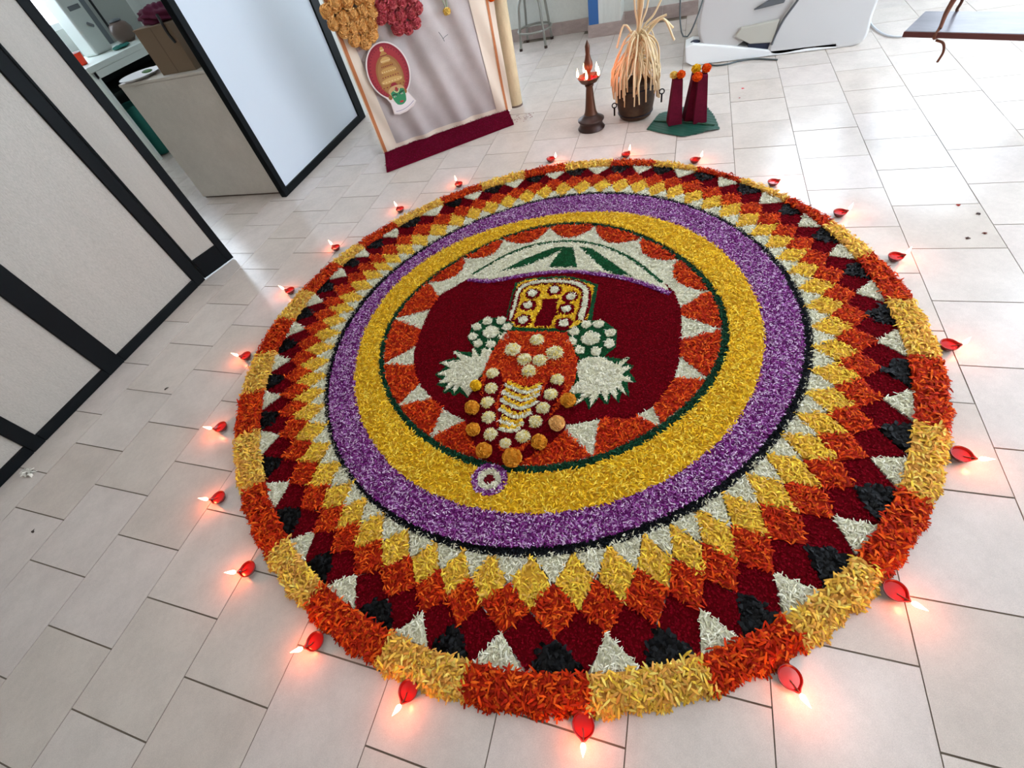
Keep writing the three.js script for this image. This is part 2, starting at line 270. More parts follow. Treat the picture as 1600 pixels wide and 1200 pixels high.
patch('black_ring', ring((a) => rPur(a) - 0.002, (a) => rBlk(a) + 0.004), 'ink', 'speck', 0.014, { density: 0.8 });
patch('purple_ring', ring(rYel, rPur), 'purple', 'speck', 0.016);
const BOT = [-0.021, 0.746], botC = (r) => poly(Array.from({ length: 28 }, (_, k) => [BOT[0] + r * Math.cos(k * 0.2244), BOT[1] + r * 0.93 * Math.sin(k * 0.2244)]));
const bots = [botC(0.06), botC(0.039), botC(0.019)];
patch('yellow_ring', ring(rGreen, rYel), 'yellow', 'fine', 0.019, { layers: [bots[0]] });

// inside the green ring
const P2 = (l) => { const o = []; for (let k = 0; k < l.length; k += 2) o.push([l[k] / 1000, l[k + 1] / 1000]); return o; };
const rIn = (a) => rGreen(a) - 0.022 - 0.007 * Math.sin(a + 0.6);
const add = (name, region, pal, kind, h, o = {}) => inner.push({ name, region, pal, kind, h, o });
add('white_ground', ring(() => 0.5, rIn), 'white', 'shred', 0.009);
const APEX = [1.1, 21.9, 43.5, 64.4, 91, 114.8, 133.2, 154.4, 177.3, 199.9, 219.9, 239.5, 260.3, 280, 301.5, 321.9, 342.4, 361.1];
for (let i = 0; i < 17; i++) {
  const A = APEX[i] * Math.PI / 180, B = APEX[i + 1] * Math.PI / 180, top = APEX[i] > 195 && APEX[i] < 330, ri = top ? 0.575 : 0.532, pts = [];
  for (let k = 0; k <= 8; k++) { const a = A + 0.008 + (B - A - 0.016) * k / 8, r = rIn(a) - 0.001; pts.push([r * Math.cos(a), r * Math.sin(a)]); }
  const side = (t) => 0.008 + (top ? 0.13 : 0.125) * Math.pow(t, top ? 1.9 : 1.3);
  for (const t of [0.25, 0.5, 0.75, 0.92]) { const a = B - side(t), r = rIn(a) + (ri - rIn(a)) * t; pts.push([r * Math.cos(a), r * Math.sin(a)]); }
  for (const t of [0.3, 0.5, 0.7]) { const a = A + side(1) + (B - A - 2 * side(1)) * (1 - t); pts.push([ri * Math.cos(a), ri * Math.sin(a)]); }
  for (const t of [0.92, 0.75, 0.5, 0.25]) { const a = A + side(t), r = rIn(a) + (ri - rIn(a)) * t; pts.push([r * Math.cos(a), r * Math.sin(a)]); }
  add('orange_scallop', poly(pts), 'orange', 'mid', 0.0122);
}
const pl = (name, list, pal, kind, h, o) => add(name, poly(P2(list)), pal, kind, h, o);
function stroke(list, w) { const c = new THREE.CatmullRomCurve3(P2(list).map(([x, z]) => V(x, 0, z))), n = list.length * 3, L = [], R = []; for (let k = 0; k <= n; k++) { const p = c.getPoint(k / n), t = c.getTangent(k / n), ww = (typeof w === 'function' ? w(k / n) : w) / 2; L.push([p.x - t.z * ww, p.z + t.x * ww]); R.push([p.x + t.z * ww, p.z - t.x * ww]); } return poly([...L, ...R.reverse()]); }
const disc = (x, z, r, n = 14, wob = 0.12) => poly(Array.from({ length: n }, (_, k) => { const a = k / n * 6.2832, q = r * (1 + rr(-wob, wob)); return [x + q * Math.cos(a), z + q * Math.sin(a)]; }));
pl('maroon_disk', [-434, -253, -533, -140, -545, -60, -546, 16, -540, 90, -522, 217, -490, 300, -430, 388, -341, 454, -267, 500, -183, 529, -57, 556, 88, 547, 186, 503, 299, 460, 398, 447, 470, 381, 523, 280, 541, 160, 541, 30, 537, -82, 510, -187, 470, -240, 257, -290, 142, -318, -34, -325, -213, -300, -333, -268], 'maroon', 'crumb', 0.0125, { mat: M.velvet, label: 'dark maroon ground of fine petal crumbs' });
pl('umbrella', [-435, -256, -417, -297, -293, -440, -171, -528, -36, -554, 43, -552, 182, -509, 327, -404, 448, -262, 484, -203, 468, -199, 356, -265, 269, -297, 190, -313, 99, -326, 16, -330, -140, -307, -322, -254], 'white', 'shred', 0.0145, { label: 'white petal umbrella canopy' });
add('green_arch', stroke([-418, -282, -291, -429, -168, -512, -34, -542, 45, -540, 183, -497, 328, -392, 454, -244], 0.017), 'leafgreen', 'crumb', 0.0165);
for (const l of [[-287, -306, -167, -420, -50, -497, 8, -501, -68, -419, -169, -348], [-53, -344, -11, -496, 38, -496, 82, -345], [60, -503, 130, -483, 234, -381, 330, -281, 269, -297, 211, -317]]) pl('green_gore', l, 'leafgreen', 'crumb', 0.0165);
add('purple_hem', stroke([-427, -248, -318, -239, -136, -290, 19, -314, 101, -312, 192, -296, 271, -279, 358, -248, 489, -179], 0.02), 'purple', 'speck', 0.0150, { density: 0.8 });
pl('maroon_drape', [-205, 390, -186, 330, -115, 356, 21, 421, 135, 362, 189, 387, 184, 461, 184, 524, 139, 591, 77, 652, 37, 684, -14, 690, -81, 665, -143, 589, -188, 515], 'maroon', 'crumb', 0.0185, { mat: M.velvet });
const FAN = [[-179, 200, -217, 184, -200, 216, -259, 192, -242, 224, -335, 215, -286, 246, -370, 276, -329, 295, -363, 334, -325, 348, -340, 375, -302, 380, -305, 410, -279, 394, -264, 415, -246, 395, -206, 422, -188, 389, -171, 345, -170, 276], [180, 244, 208, 201, 264, 195, 328, 206, 357, 193, 345, 221, 371, 231, 357, 256, 385, 297, 352, 293, 367, 353, 341, 325, 338, 377, 311, 347, 308, 392, 280, 358, 256, 416, 241, 377, 205, 413, 211, 377, 172, 362, 178, 310]];
for (const f of FAN) { let cx = 0, cz = 0; const p = P2(f); p.forEach(([x, z]) => { cx += x / p.length; cz += z / p.length; }); inner.push({ name: 'green_fringe', region: poly(p.map(([x, z]) => { const d = Math.hypot(x - cx, z - cz); return [cx + (x - cx) * (1 + 0.016 / d), cz + (z - cz) * (1 + 0.016 / d)]; })), pal: 'leafgreen', kind: 'crumb', h: 0.0145, o: {} }); }
for (const f of FAN) { const cx = f.reduce((a, v, k) => a + (k % 2 ? 0 : v), 0) / (f.length / 2), cz = f.reduce((a, v, k) => a + (k % 2 ? v : 0), 0) / (f.length / 2), gap = (k) => { const x = f[k], z = f[k + 1], r = (j) => Math.hypot(f[(j + f.length) % f.length] - cx, f[(j + 1 + f.length) % f.length] - cz); return r(k) < r(k - 2) && r(k) < r(k + 2) ? 0.8 : 1.04; };
  for (let k = 0; k < f.length; k += 2) f.g = (f.g ?? []).concat([cx + (f[k] - cx) * gap(k), cz + (f[k + 1] - cz) * gap(k)]); }
for (const f of FAN) pl('white_fan', f.g, 'white', 'shred', 0.0185, { label: 'white petal fan beside the face' });
for (const l of [[-269, 7, -168, -7, -121, 63, -119, 129, -169, 193, -244, 191, -301, 134, -307, 57], [160, 1, 248, -8, 304, 45, 309, 129, 270, 184, 194, 212, 113, 129, 116, 53]]) pl('green_rosette', l, 'leafgreen', 'crumb', 0.015, { label: 'dark green rosette ground' });
pl('green_border', [-165, 6, -172, -39, -185, -228, -128, -264, 25, -282, 100, -269, 193, -228, 198, -5, 131, 63, -24, 73, -126, 74], 'leafgreen', 'crumb', 0.015);
pl('yellow_crest', [-155, -3, -170, -220, -120, -249, 27, -266, 97, -253, 176, -213, 180, -9, 124, 44, -26, 52, -114, 52, -133, 21], 'yellow', 'fine', 0.0165, { label: 'yellow petal crest above the face' });
add('maroon_line', stroke([-145, 22, -146, -58, -148, -186, -110, -221, 12, -241, 98, -226, 142, -188, 155, -107, 153, 4], (t) => 0.034 + 0.014 * t), 'maroon', 'crumb', 0.0185, { mat: M.velvet });
add('white_line', stroke([-145, 18, -146, -58, -148, -186, -110, -221, 12, -241, 98, -226, 142, -188, 155, -107, 153, -3], (t) => 0.009 + 0.013 * t), 'white', 'shred', 0.0195);
pl('maroon_niche', [-35, -122, 40, -130, 36, -84, 53, -32, 37, 12, 40, 46, -32, 48, -37, -19, -24, -77], 'maroon', 'crumb', 0.0185, { mat: M.velvet });
for (const [x, z] of P2([-84, -154, 8, -180, 88, -140, -86, -79, 83, -64, -86, 14, 87, 22])) { add('maroon_ring', disc(x, z, 0.037), 'maroon', 'crumb', 0.0185, { mat: M.velvet }); add('white_dot', disc(x, z, 0.019), 'white', 'shred', 0.0215); }
for (const l of [[-208, 90, -243, 27, -183, 20, -145, 56, -144, 115, -188, 159, -245, 159, -283, 120, -281, 65], [209, 98, 180, 21, 228, 18, 279, 63, 283, 120, 238, 164, 177, 162, 136, 119, 138, 64]]) P2(l).forEach(([x, z], k) => add('white_dot', disc(x, z, k ? 0.0195 : 0.034), 'white', 'shred', 0.02));
pl('orange_face', [-133, 84, -60, 80, 111, 76, 148, 152, 180, 227, 182, 310, 168, 374, 149, 436, 122, 483, 90, 557, 64, 621, 29, 649, -17, 633, -64, 578, -108, 505, -146, 424, -176, 329, -176, 259, -163, 166], 'orange', 'fine', 0.0195, { label: 'orange petal face and trunk' });
pl('maroon_band', [-158, 300, -112, 290, -82, 353, -86, 433, -60, 535, -16, 572, -1, 624, -56, 605, -94, 540, -137, 455, -154, 377], 'maroon', 'crumb', 0.022, { mat: M.velvet });
pl('maroon_band', [88, 306, 144, 300, 149, 360, 126, 461, 103, 535, 61, 609, -1, 624, -16, 572, 34, 551, 61, 484, 76, 400], 'maroon', 'crumb', 0.022, { mat: M.velvet });
pl('maroon_trunk', [-80, 349, 2, 362, 70, 341, 73, 400, 67, 468, 52, 535, 31, 562, -38, 571, -59, 506, -74, 432], 'maroon', 'crumb', 0.022, { mat: M.velvet });
for (const l of [[-71, 358, -33, 372, 6, 385, 37, 379, 70, 355], [-71, 392, -34, 408, 14, 420, 43, 407, 70, 386], [-69, 429, -30, 446, 11, 457, 45, 441, 67, 420], [-65, 466, -33, 484, 5, 496, 37, 487, 56, 468], [-50, 516, -22, 525, 10, 530, 38, 517], [-42, 548, -14, 554, 11, 552, 32, 541]]) {
  add('yellow_stripe', stroke(l.map((v, k) => k % 2 ? v - 8 : v * 0.9), 0.011), 'yellow', 'fine', 0.0245, { density: 1.3 }); add('white_stripe', stroke(l.map((v, k) => k % 2 ? v + 5 : v), 0.011), 'white', 'shred', 0.0245);
}
bots.forEach((r, k) => add(['purple_disc', 'white_disc', 'maroon_disc'][k], r, ['purple', 'white', 'maroon'][k], ['speck', 'shred', 'crumb'][k], [0.021, 0.0225, 0.0245][k]));
inner.forEach((q, k) => patch(q.name, q.region, q.pal, q.kind, q.h, { loose: 0.14, ...q.o, layers: inner.slice(k + 1).map((r) => r.region) }));
patch('green_ring', ring(rIn, (a) => rGreen(a) + 0.003), 'green', 'speck', 0.016, { density: 0.8, layers: [bots[0]] });
// small domed heaps of pale shreds on the figure
function heap(P, r, h, pl, n, K) { for (let k = 0; k < n; k++) { const a = rnd() * 6.2832, t = Math.acos(1 - rnd() * 0.95), q = r * Math.sin(t), y = h * Math.cos(t); P.shred(q * Math.cos(a), Math.max(0.002, y), q * Math.sin(a), K, pl[Math.floor(rnd() * pl.length)]); } }
{
  const heaps = [0, 1, 2].map(() => { const P = new Pile(), g = new THREE.SphereGeometry(1, 14, 7, 0, 6.2832, 0, 1.57).scale(0.0215, 0.017, 0.0215), a = g.attributes.position; for (const k of g.index.array) P.i.push(P.v(a.getX(k), a.getY(k), a.getZ(k), PAL.yelwhite[0], 0.8)); heap(P, 0.0225, 0.019, PAL.yelwhite, 150, KIND.shred); return P.build(); });
  const list = P2([0, 128, -85, 188, 85, 192, -26, 234, 35, 234, 6, 290, -136, 314, -120, 386, -115, 451, -92, 514, -65, 581, 120, 320, 109, 388, 94, 450, 79, 510, 51, 575, -2, 609]);
  list.forEach(([x, z], k) => { const m = mesh('pale_heap', heaps[k % 3], M.petals, carpet); m.position.set(x, 0.02, z); m.rotation.y = k * 1.7; m.scale.setScalar(k === 1 || k === 2 ? 1.3 : k < 6 ? 1.1 : k === 16 ? 0.8 : 0.95); });
}

// ------------------------------------------------------------------ flower heads
function bloom(r, cols, n, flat = 0.85, whole = true) {
  const P = new Pile(), g = new THREE.IcosahedronGeometry(r * 0.86, 2), a = g.attributes.position;
  for (let k = 0; k < a.count; k++) P.i.push(P.v(a.getX(k), a.getY(k) * flat, a.getZ(k), cols[0], 0.75));
  const q = new THREE.Quaternion(), up = V(0, 1, 0);
  for (let k = 0; k < n; k++) {
    const y = 1 - (k + 0.5) / n * (whole ? 1.9 : 1.3), s = Math.sqrt(1 - y * y), f = k * 2.39996, d = V(s * Math.cos(f), y, s * Math.sin(f)); q.setFromUnitVectors(up, d);
    const W = r * rr(0.2, 0.28), h = r * rr(0.14, 0.26), c = cols[Math.floor(rnd() * cols.length)], b = rr(0.85, 1.1), tw = rnd() * 6.28, id = [];
    for (const [u, w, t] of [[-1, 0, 0], [1, 0, 0], [-1.1, 0.35, 1], [0, 0.1, 1.15], [1.1, 0.35, 1]]) { const p = V(W * u, h * t, W * w).applyAxisAngle(up, tw).applyQuaternion(q).addScaledVector(d, r * 0.84); id.push(P.v(p.x, p.y * flat, p.z, c, b)); }
    P.i.push(id[0], id[1], id[3], id[0], id[3], id[2], id[1], id[4], id[3]);
  }
  return P.build();
}
const BL = { amber: bloom(0.03, hex('#e09a2c', '#eaa83a', '#d78c28'), 90), deepOrange: bloom(0.03, hex('#e8590c', '#f06a10', '#d84a08'), 90), lemon: bloom(0.03, hex('#f0c020', '#f6cc38', '#e6b018'), 90), pale: bloom(0.03, hex('#eccb6a', '#f0d684', '#e2b95a'), 90), tan: bloom(0.03, hex('#f0bc74', '#f4c884', '#e6ae64'), 100), red: bloom(0.03, hex('#c65660', '#d0686c', '#b84654', '#d87874'), 100) };
function flower(kind, label, pos, r, group, cat = 'flower', tilt = 0) { const m = mesh(numbered('marigold_flower'), BL[kind], M.petals, scene); m.position.set(...pos); m.scale.setScalar(r / 0.03); m.rotation.set(tilt, rnd() * 6, 0); return tag(m, label, cat, group); }
{
  const L = ['bright yellow marigold ball below the left white fan', 'amber marigold ball left of the trunk, second from its top on that side', 'amber marigold ball left of the trunk, third from its top on that side', 'amber marigold ball at the lower left of the trunk, above the purple rosette', 'largest amber marigold ball at the tip of the trunk beside the purple rosette', 'amber marigold ball right of the trunk, lowest on that side', 'tan orange marigold ball right of the trunk, second from its top on that side', 'amber marigold ball right of the trunk, highest on that side under the right white fan'];
  P2([-177, 389, -158, 492, -126, 580, -62, 656, 41, 671, 115, 598, 159, 518, 180, 419]).forEach(([x, z], k) => { const r = [0.0215, 0.026, 0.0235, 0.026, 0.031, 0.0255, 0.026, 0.026][k]; flower(k ? k === 6 ? 'tan' : 'amber' : 'lemon', L[k], [CX + x, 0.021 + r * 0.86, CZ + z], r, 'marigold balls around the trunk'); });
}

// ------------------------------------------------------------------ clay oil lamps round the carpet
function flameGeo(h, r) { return lathe([[0, 0], [r * 0.55, h * 0.06], [r * 0.95, h * 0.18], [r, h * 0.3], [r * 0.8, h * 0.5], [r * 0.45, h * 0.74], [r * 0.16, h * 0.92], [0, h]], 14); }
const diyaGeo = (() => {
  const prof = [[0.0, 0], [0.42, 0], [0.5, 0.002], [0.72, 0.007], [0.9, 0.014], [1.0, 0.0215], [1.0, 0.0225], [0.95, 0.0228], [0.9, 0.0215], [0.8, 0.014], [0.55, 0.0075], [0, 0.006]], N = 40;
  const p = [], ix = [];
  for (const [r, y] of prof) for (let k = 0; k < N; k++) { const a = k / N * 6.28319, lip = Math.exp(-Math.pow(Math.min(a, 6.28319 - a) / 0.27, 2)), R = 0.0255 * r * (1 + 0.27 * lip * r * r); p.push(R * Math.cos(a), y + 0.002 * lip * (r > 0.8 ? 1 : 0), R * Math.sin(a) * (1 - 0.04 * lip)); }
  for (let j = 0; j < prof.length - 1; j++) for (let k = 0; k < N; k++) { const a = j * N + k, b = j * N + (k + 1) % N; ix.push(a, a + N, b, b, a + N, b + N); }
  const g = new THREE.BufferGeometry(); g.setAttribute('position', new THREE.Float32BufferAttribute(p, 3)); g.setIndex(ix); g.computeVertexNormals(); return g;
})();
const oilGeo = (() => { const s = new THREE.Shape(); for (let k = 0; k < 36; k++) { const a = k / 36 * 6.28319, lip = Math.exp(-Math.pow(Math.min(a, 6.28319 - a) / 0.27, 2)), R = 0.021 * (1 + 0.1 * lip); k ? s.lineTo(R * Math.cos(a), R * Math.sin(a)) : s.moveTo(R, 0); } return new THREE.ExtrudeGeometry(s, { depth: 0.0015, bevelEnabled: false }).rotateX(-Math.PI / 2).translate(0, 0.0138, 0); })();
function makeDiya() {
  const o = new THREE.Group();
  mesh('bowl', diyaGeo, M.clay, o); mesh('oil', oilGeo, M.oil, o);
  mesh('wick', tube([[0.006, 0.0165, 0.002], [0.016, 0.0175, 0], [0.026, 0.023, 0], [0.033, 0.0275, 0]], 0.0016, 10, 6), M.wick, o);
  const f = mesh('flame', flameGeo(0.034, 0.0064), M.flame, o); f.castShadow = false; f.position.set(0.032, 0.026, 0);
  const l = new THREE.PointLight(FLAMEC, FLAME, 0, 2); l.position.set(0.036, 0.04, 0); l.shadow.radius = 0.4; l.castShadow = true; l.name = 'flame_light'; o.add(l);
  return o;
}
{
  // x, z, way the lip points in degrees, lean of the flame, where
  const D = [[-0.714, -2.703, 10, 10, 'behind the carpet, left of the one before the pot'], [-0.266, -2.695, -55, 8, 'at the far edge of the carpet before the brown pot'], [0.107, -2.579, -17, 8, 'behind the carpet before the banana leaf'], [0.464, -2.315, -20, 8, 'at the right rear, next right from the banana leaf'], [0.699, -2.041, -11, 10, 'at the right rear, second right from the banana leaf'], [0.837, -1.733, -10, 8, 'at the right rear, third right from the banana leaf'], [0.888, -1.275, 2, 8, 'right of the carpet with a tall upright flame'], [0.812, -0.86, 25, 48, 'right of the carpet, nearest the picture edge'], [0.582, -0.455, 43, 58, 'at the lower right, with the longest flame'], [0.34, -0.219, 61, 58, 'below right, beside an orange band piece'],
    [-0.09, -0.022, 80, 50, 'lowest of all in the picture'], [-0.523, 0.017, 98, 50, 'next left of the lowest one'], [-0.832, -0.023, 134, 50, 'second left of the lowest one'], [-1.17, -0.151, 148, 45, 'third left of the lowest one'], [-1.453, -0.346, 152, 40, 'fourth left of the lowest one'], [-1.667, -0.621, 150, 38, 'fifth left of the lowest one'], [-1.822, -0.998, 162, 38, 'left of the carpet, by the second partition post'], [-1.87, -1.458, 178, 38, 'left of the carpet before the narrow door leaf'], [-1.791, -1.83, -153, 32, 'at the left rear before the doorway'], [-1.54, -2.207, -148, 22, 'at the left rear before the bright partition board'], [-1.244, -2.464, -131, 15, 'behind the carpet before the maroon petal strip']];
  const proto = makeDiya();
  D.forEach(([x, z, lip, tilt, w], k) => {
    const o = k ? proto.clone() : proto; o.name = numbered('oil_lamp'); scene.add(o); o.position.set(x, 0, z);
    o.rotation.set(0, -lip * Math.PI / 180, 0);
    o.children.find((c) => c.name === 'flame').rotation.z = -tilt * Math.PI / 180;
    tag(o, 'small red clay lamp ' + w, 'oil lamp', 'clay oil lamps around the flower carpet');
  });
}

// ------------------------------------------------------------------ tall brass lamp
{
  const o = thing('brass_lamp', 'tall dark brass standing oil lamp with five small flames and a spired finial', 'lamp', [-0.529, 0, -3.123]);
  mesh('base', lathe([[0, 0], [0.084, 0], [0.086, 0.006], [0.078, 0.014], [0.072, 0.03], [0.074, 0.045], [0.083, 0.052], [0.083, 0.058], [0.07, 0.064], [0.058, 0.072], [0.046, 0.082], [0.04, 0.09], [0, 0.092]], 40), M.brassDark, o);
  mesh('stem', lathe([[0.042, 0.088], [0.037, 0.1], [0.033, 0.12], [0.027, 0.17], [0.022, 0.225], [0.02, 0.24], [0.027, 0.246], [0.027, 0.255], [0.02, 0.26], [0, 0.26]], 28), M.brass, o);
  mesh('oil_dish', lathe([[0, 0.256], [0.024, 0.258], [0.05, 0.268], [0.062, 0.284], [0.068, 0.296], [0.066, 0.297], [0.058, 0.285], [0.04, 0.276], [0, 0.274]], 40), M.brass, o);
  mesh('oil', lathe([[0, 0.283], [0.056, 0.283], [0.056, 0.2825]], 30), M.oil, o);
  mesh('finial', lathe([[0.012, 0.275], [0.01, 0.31], [0.012, 0.322], [0.022, 0.336], [0.0265, 0.352], [0.025, 0.37], [0.018, 0.388], [0.0125, 0.412], [0.014, 0.438], [0.0145, 0.45], [0.009, 0.464], [0.004, 0.474], [0, 0.482]], 26), M.brass, o);
  for (let k = 0; k < 5; k++) {
    const a = k / 5 * 6.2832 + 0.35, c = Math.cos(a), s = Math.sin(a);
    mesh('wick', tube([[0.03 * c, 0.284, 0.03 * s], [0.052 * c, 0.29, 0.052 * s], [0.066 * c, 0.302, 0.066 * s]], 0.0022, 8, 6), M.wick, o);
    const f = mesh('flame', flameGeo(0.052, 0.0085), M.flame, o); f.castShadow = false; f.position.set(0.066 * c, 0.3, 0.066 * s);
    const l = new THREE.PointLight(FLAMEC, FLAME * 1.2, 0, 2); l.position.set(0.066 * c, 0.32, 0.066 * s); l.shadow.radius = 0.5; l.castShadow = true; o.add(l);
  }
}
// ------------------------------------------------------------------ pot with dried flower strands
{
  const o = thing('wooden_pot', 'dark brown barrel shaped pot with iron rings holding dried cream strands', 'pot', [-0.263, 0, -3.25]);
  mesh('barrel', lathe([[0, 0], [0.088, 0], [0.098, 0.008], [0.108, 0.045], [0.115, 0.09], [0.118, 0.13], [0.115, 0.165], [0.108, 0.195], [0.104, 0.2], [0.098, 0.2], [0.098, 0.18], [0.09, 0.15], [0, 0.14]], 44), M.pot, o);
  for (const y of [0.03, 0.175]) mesh('hoop', new THREE.TorusGeometry(y < 0.1 ? 0.1055 : 0.1135, 0.0045, 8, 44).rotateX(Math.PI / 2).translate(0, y, 0), M.iron, o);
  for (const [x, y, z] of [[-0.128, 0.085, 0.035], [0.158, 0.125, 0.0]]) { const h = new THREE.Group(); h.name = 'ring_handle'; o.add(h); h.position.set(x, y, z); mesh('ring', new THREE.TorusGeometry(0.014, 0.0035, 8, 20), M.iron, h); mesh('hook', [bar([0, -0.01, 0], [0, -0.06, 0], 0.0055), bar([x < 0 ? 0.012 : -0.012, 0.008, 0], [x < 0 ? 0.03 : -0.044, 0.012, 0], 0.003)], M.iron, h); }
  const t = thing('dried_flower_spray', 'fountain of dried cream palm flower strands standing in the dark pot', 'dried flowers', [-0.263, 0.142, -3.25]);
  mesh('stalk', tube([[0, 0, 0], [0.004, 0.15, 0], [0.008, 0.3, 0.0], [0.02, 0.46, -0.01]], 0.011, 20, 8), M.strawDark, t);
  for (let k = 0; k < 84; k++) {
    const a = k * 2.39996 + rr(-0.2, 0.2), y0 = rr(0.15, 0.32), R = rr(0.05, 0.10), c = Math.cos(a), s = Math.sin(a), x0 = 0.008, j = () => rr(-0.006, 0.006);
    const R2 = rr(0.128, 0.15), yEnd = rr(-0.045, 0.09) - (k % 9 === 0 ? 0.06 : 0);
    mesh('strand', tube([[x0, y0 - 0.07, 0], [x0 + R * 0.35 * c, y0, R * 0.35 * s], [x0 + R * 0.8 * c, y0 - 0.012, R * 0.8 * s], [(R + 0.018) * c + j() + x0, y0 - 0.06, (R + 0.018) * s + j()], [R2 * c * 0.97 + j(), (y0 + yEnd) / 2 - 0.02, R2 * s * 0.97 + j()], [R2 * c + j(), yEnd, R2 * s + j()]], rr(0.0036, 0.0052), 16, 5), k % 3 ? M.straw : M.strawDark, t);
  }
  for (const [x, y, z, bend] of [[0.19, 0.3, 0.0, 0.03], [0.15, 0.37, 0.02, 0], [0.12, 0.44, -0.02, -0.02], [0.2, 0.25, 0.03, 0.06], [-0.12, 0.25, 0.03, 0.06], [0.06, 0.52, 0, -0.03], [-0.03, 0.53, 0.01, -0.03], [-0.01, 0.56, -0.02, -0.03], [0.03, 0.57, 0.02, -0.03]])
    mesh('strand', tube([[0.008, 0.16, 0], [0.01 + x * 0.25, 0.24 + y * 0.2, z * 0.3], [0.01 + x * 0.65, (y + 0.26) * 0.5 + 0.04 + bend, z * 0.7], [0.01 + x, y, z]], 0.0058, 18, 6), M.straw, t);
}
// ------------------------------------------------------------------ banana leaf with three maroon pillars
{
  const o = thing('banana_leaf', 'dark green piece of banana leaf lying on the floor under three maroon pillars', 'leaf', [0.03, 0, -3.1]);
  const s = new THREE.Shape(); [[-0.206, -0.072], [-0.13, -0.13], [0.003, -0.211], [0.1, -0.185], [0.21, -0.152], [0.195, -0.05], [0.177, 0.05], [0.115, 0.231], [0, 0.2], [-0.143, 0.14]].forEach(([x, y], k) => k ? s.lineTo(x, y) : s.moveTo(x, y));
  const g = new THREE.PlaneGeometry(0.5, 0.5, 60, 60), P = g.attributes.position, base = [];
  const R = poly(s.getPoints().map((p) => [p.x, -p.y])), ix = []; const idx = g.index.array;
  for (let k = 0; k < P.count; k++) { const x = P.getX(k), y = P.getY(k); base.push(0.003 + 0.0012 * Math.sin((x * 0.6 + y * 0.9) * 210) + 0.007 * Math.max(0, (Math.hypot(x, y) - 0.15) / 0.07) * (0.5 + 0.5 * Math.sin(x * 31 + y * 17))); }
  for (let k = 0; k < idx.length; k += 3) { const c = [0, 1, 2].reduce((q, e) => [q[0] + P.getX(idx[k + e]) / 3, q[1] + P.getY(idx[k + e]) / 3], [0, 0]); if (R.has(c[0], -c[1])) ix.push(idx[k], idx[k + 1], idx[k + 2]); }
  const top = new THREE.BufferGeometry(); const pp = []; for (let k = 0; k < P.count; k++) pp.push(P.getX(k), base[k], -P.getY(k)); top.setAttribute('position', new THREE.Float32BufferAttribute(pp, 3)); top.setAttribute('uv', g.attributes.uv); top.setIndex(ix); top.computeVertexNormals();
  mesh('blade', top, new THREE.MeshStandardMaterial({ color: '#174a3d', roughness: 0.4, side: THREE.DoubleSide }), o);
  mesh('midrib', tube([[-0.17, 0.006, -0.03], [0, 0.007, 0.02], [0.18, 0.008, 0.1]], 0.004, 16, 6), M.leafRib, o);
  function pillar(x, z, w, h, turn, lean, label) {
    const r = thing('maroon_pillar', label, 'pillar', [x, 0.006, z], turn, 'maroon pillars on the banana leaf'); r.rotation.z = lean;
    mesh('body', new THREE.CylinderGeometry(w * 0.36, w * 0.56, h, 4, 1).rotateY(Math.PI / 4).toNonIndexed().translate(0, h / 2, 0), M.rod, r).geometry.computeVertexNormals(); mesh('cap', new THREE.CylinderGeometry(w * 0.33, w * 0.36, 0.006, 4).rotateY(Math.PI / 4).translate(0, h + 0.003, 0), M.rod, r);
    return V(x - Math.sin(lean) * h, h + 0.014, z);
  }
  const a = pillar(-0.018, -3.085, 0.1, 0.235, 0.2, 0, 'maroon square pillar standing alone on the left of the banana leaf');
  const b = pillar(0.07, -3.12, 0.095, 0.235, 0.25, -0.07, 'middle maroon pillar leaning against its right neighbour, topped with yellow marigold');
  const c = pillar(0.125, -3.08, 0.095, 0.245, 0.15, 0.04, 'right hand maroon pillar under two orange marigolds');
  const G = 'marigolds on the maroon pillars';
  flower('pale', 'pale amber marigold on top of the left maroon pillar', [a.x - 0.022, a.y + 0.014, a.z], 0.021, G); flower('deepOrange', 'orange marigold beside a pale one on the left maroon pillar', [a.x + 0.018, a.y + 0.016, a.z + 0.012], 0.023, G);
  flower('lemon', 'yellow marigold on top of the middle maroon pillar', [b.x - 0.008, b.y + 0.02, b.z], 0.025, G); flower('deepOrange', 'orange marigold hanging low at the front of the right maroon pillar', [c.x - 0.028, c.y - 0.004, c.z + 0.038], 0.026, G); flower('deepOrange', 'orange marigold standing highest on the right maroon pillar', [c.x + 0.016, c.y + 0.02, c.z], 0.025, G);
}

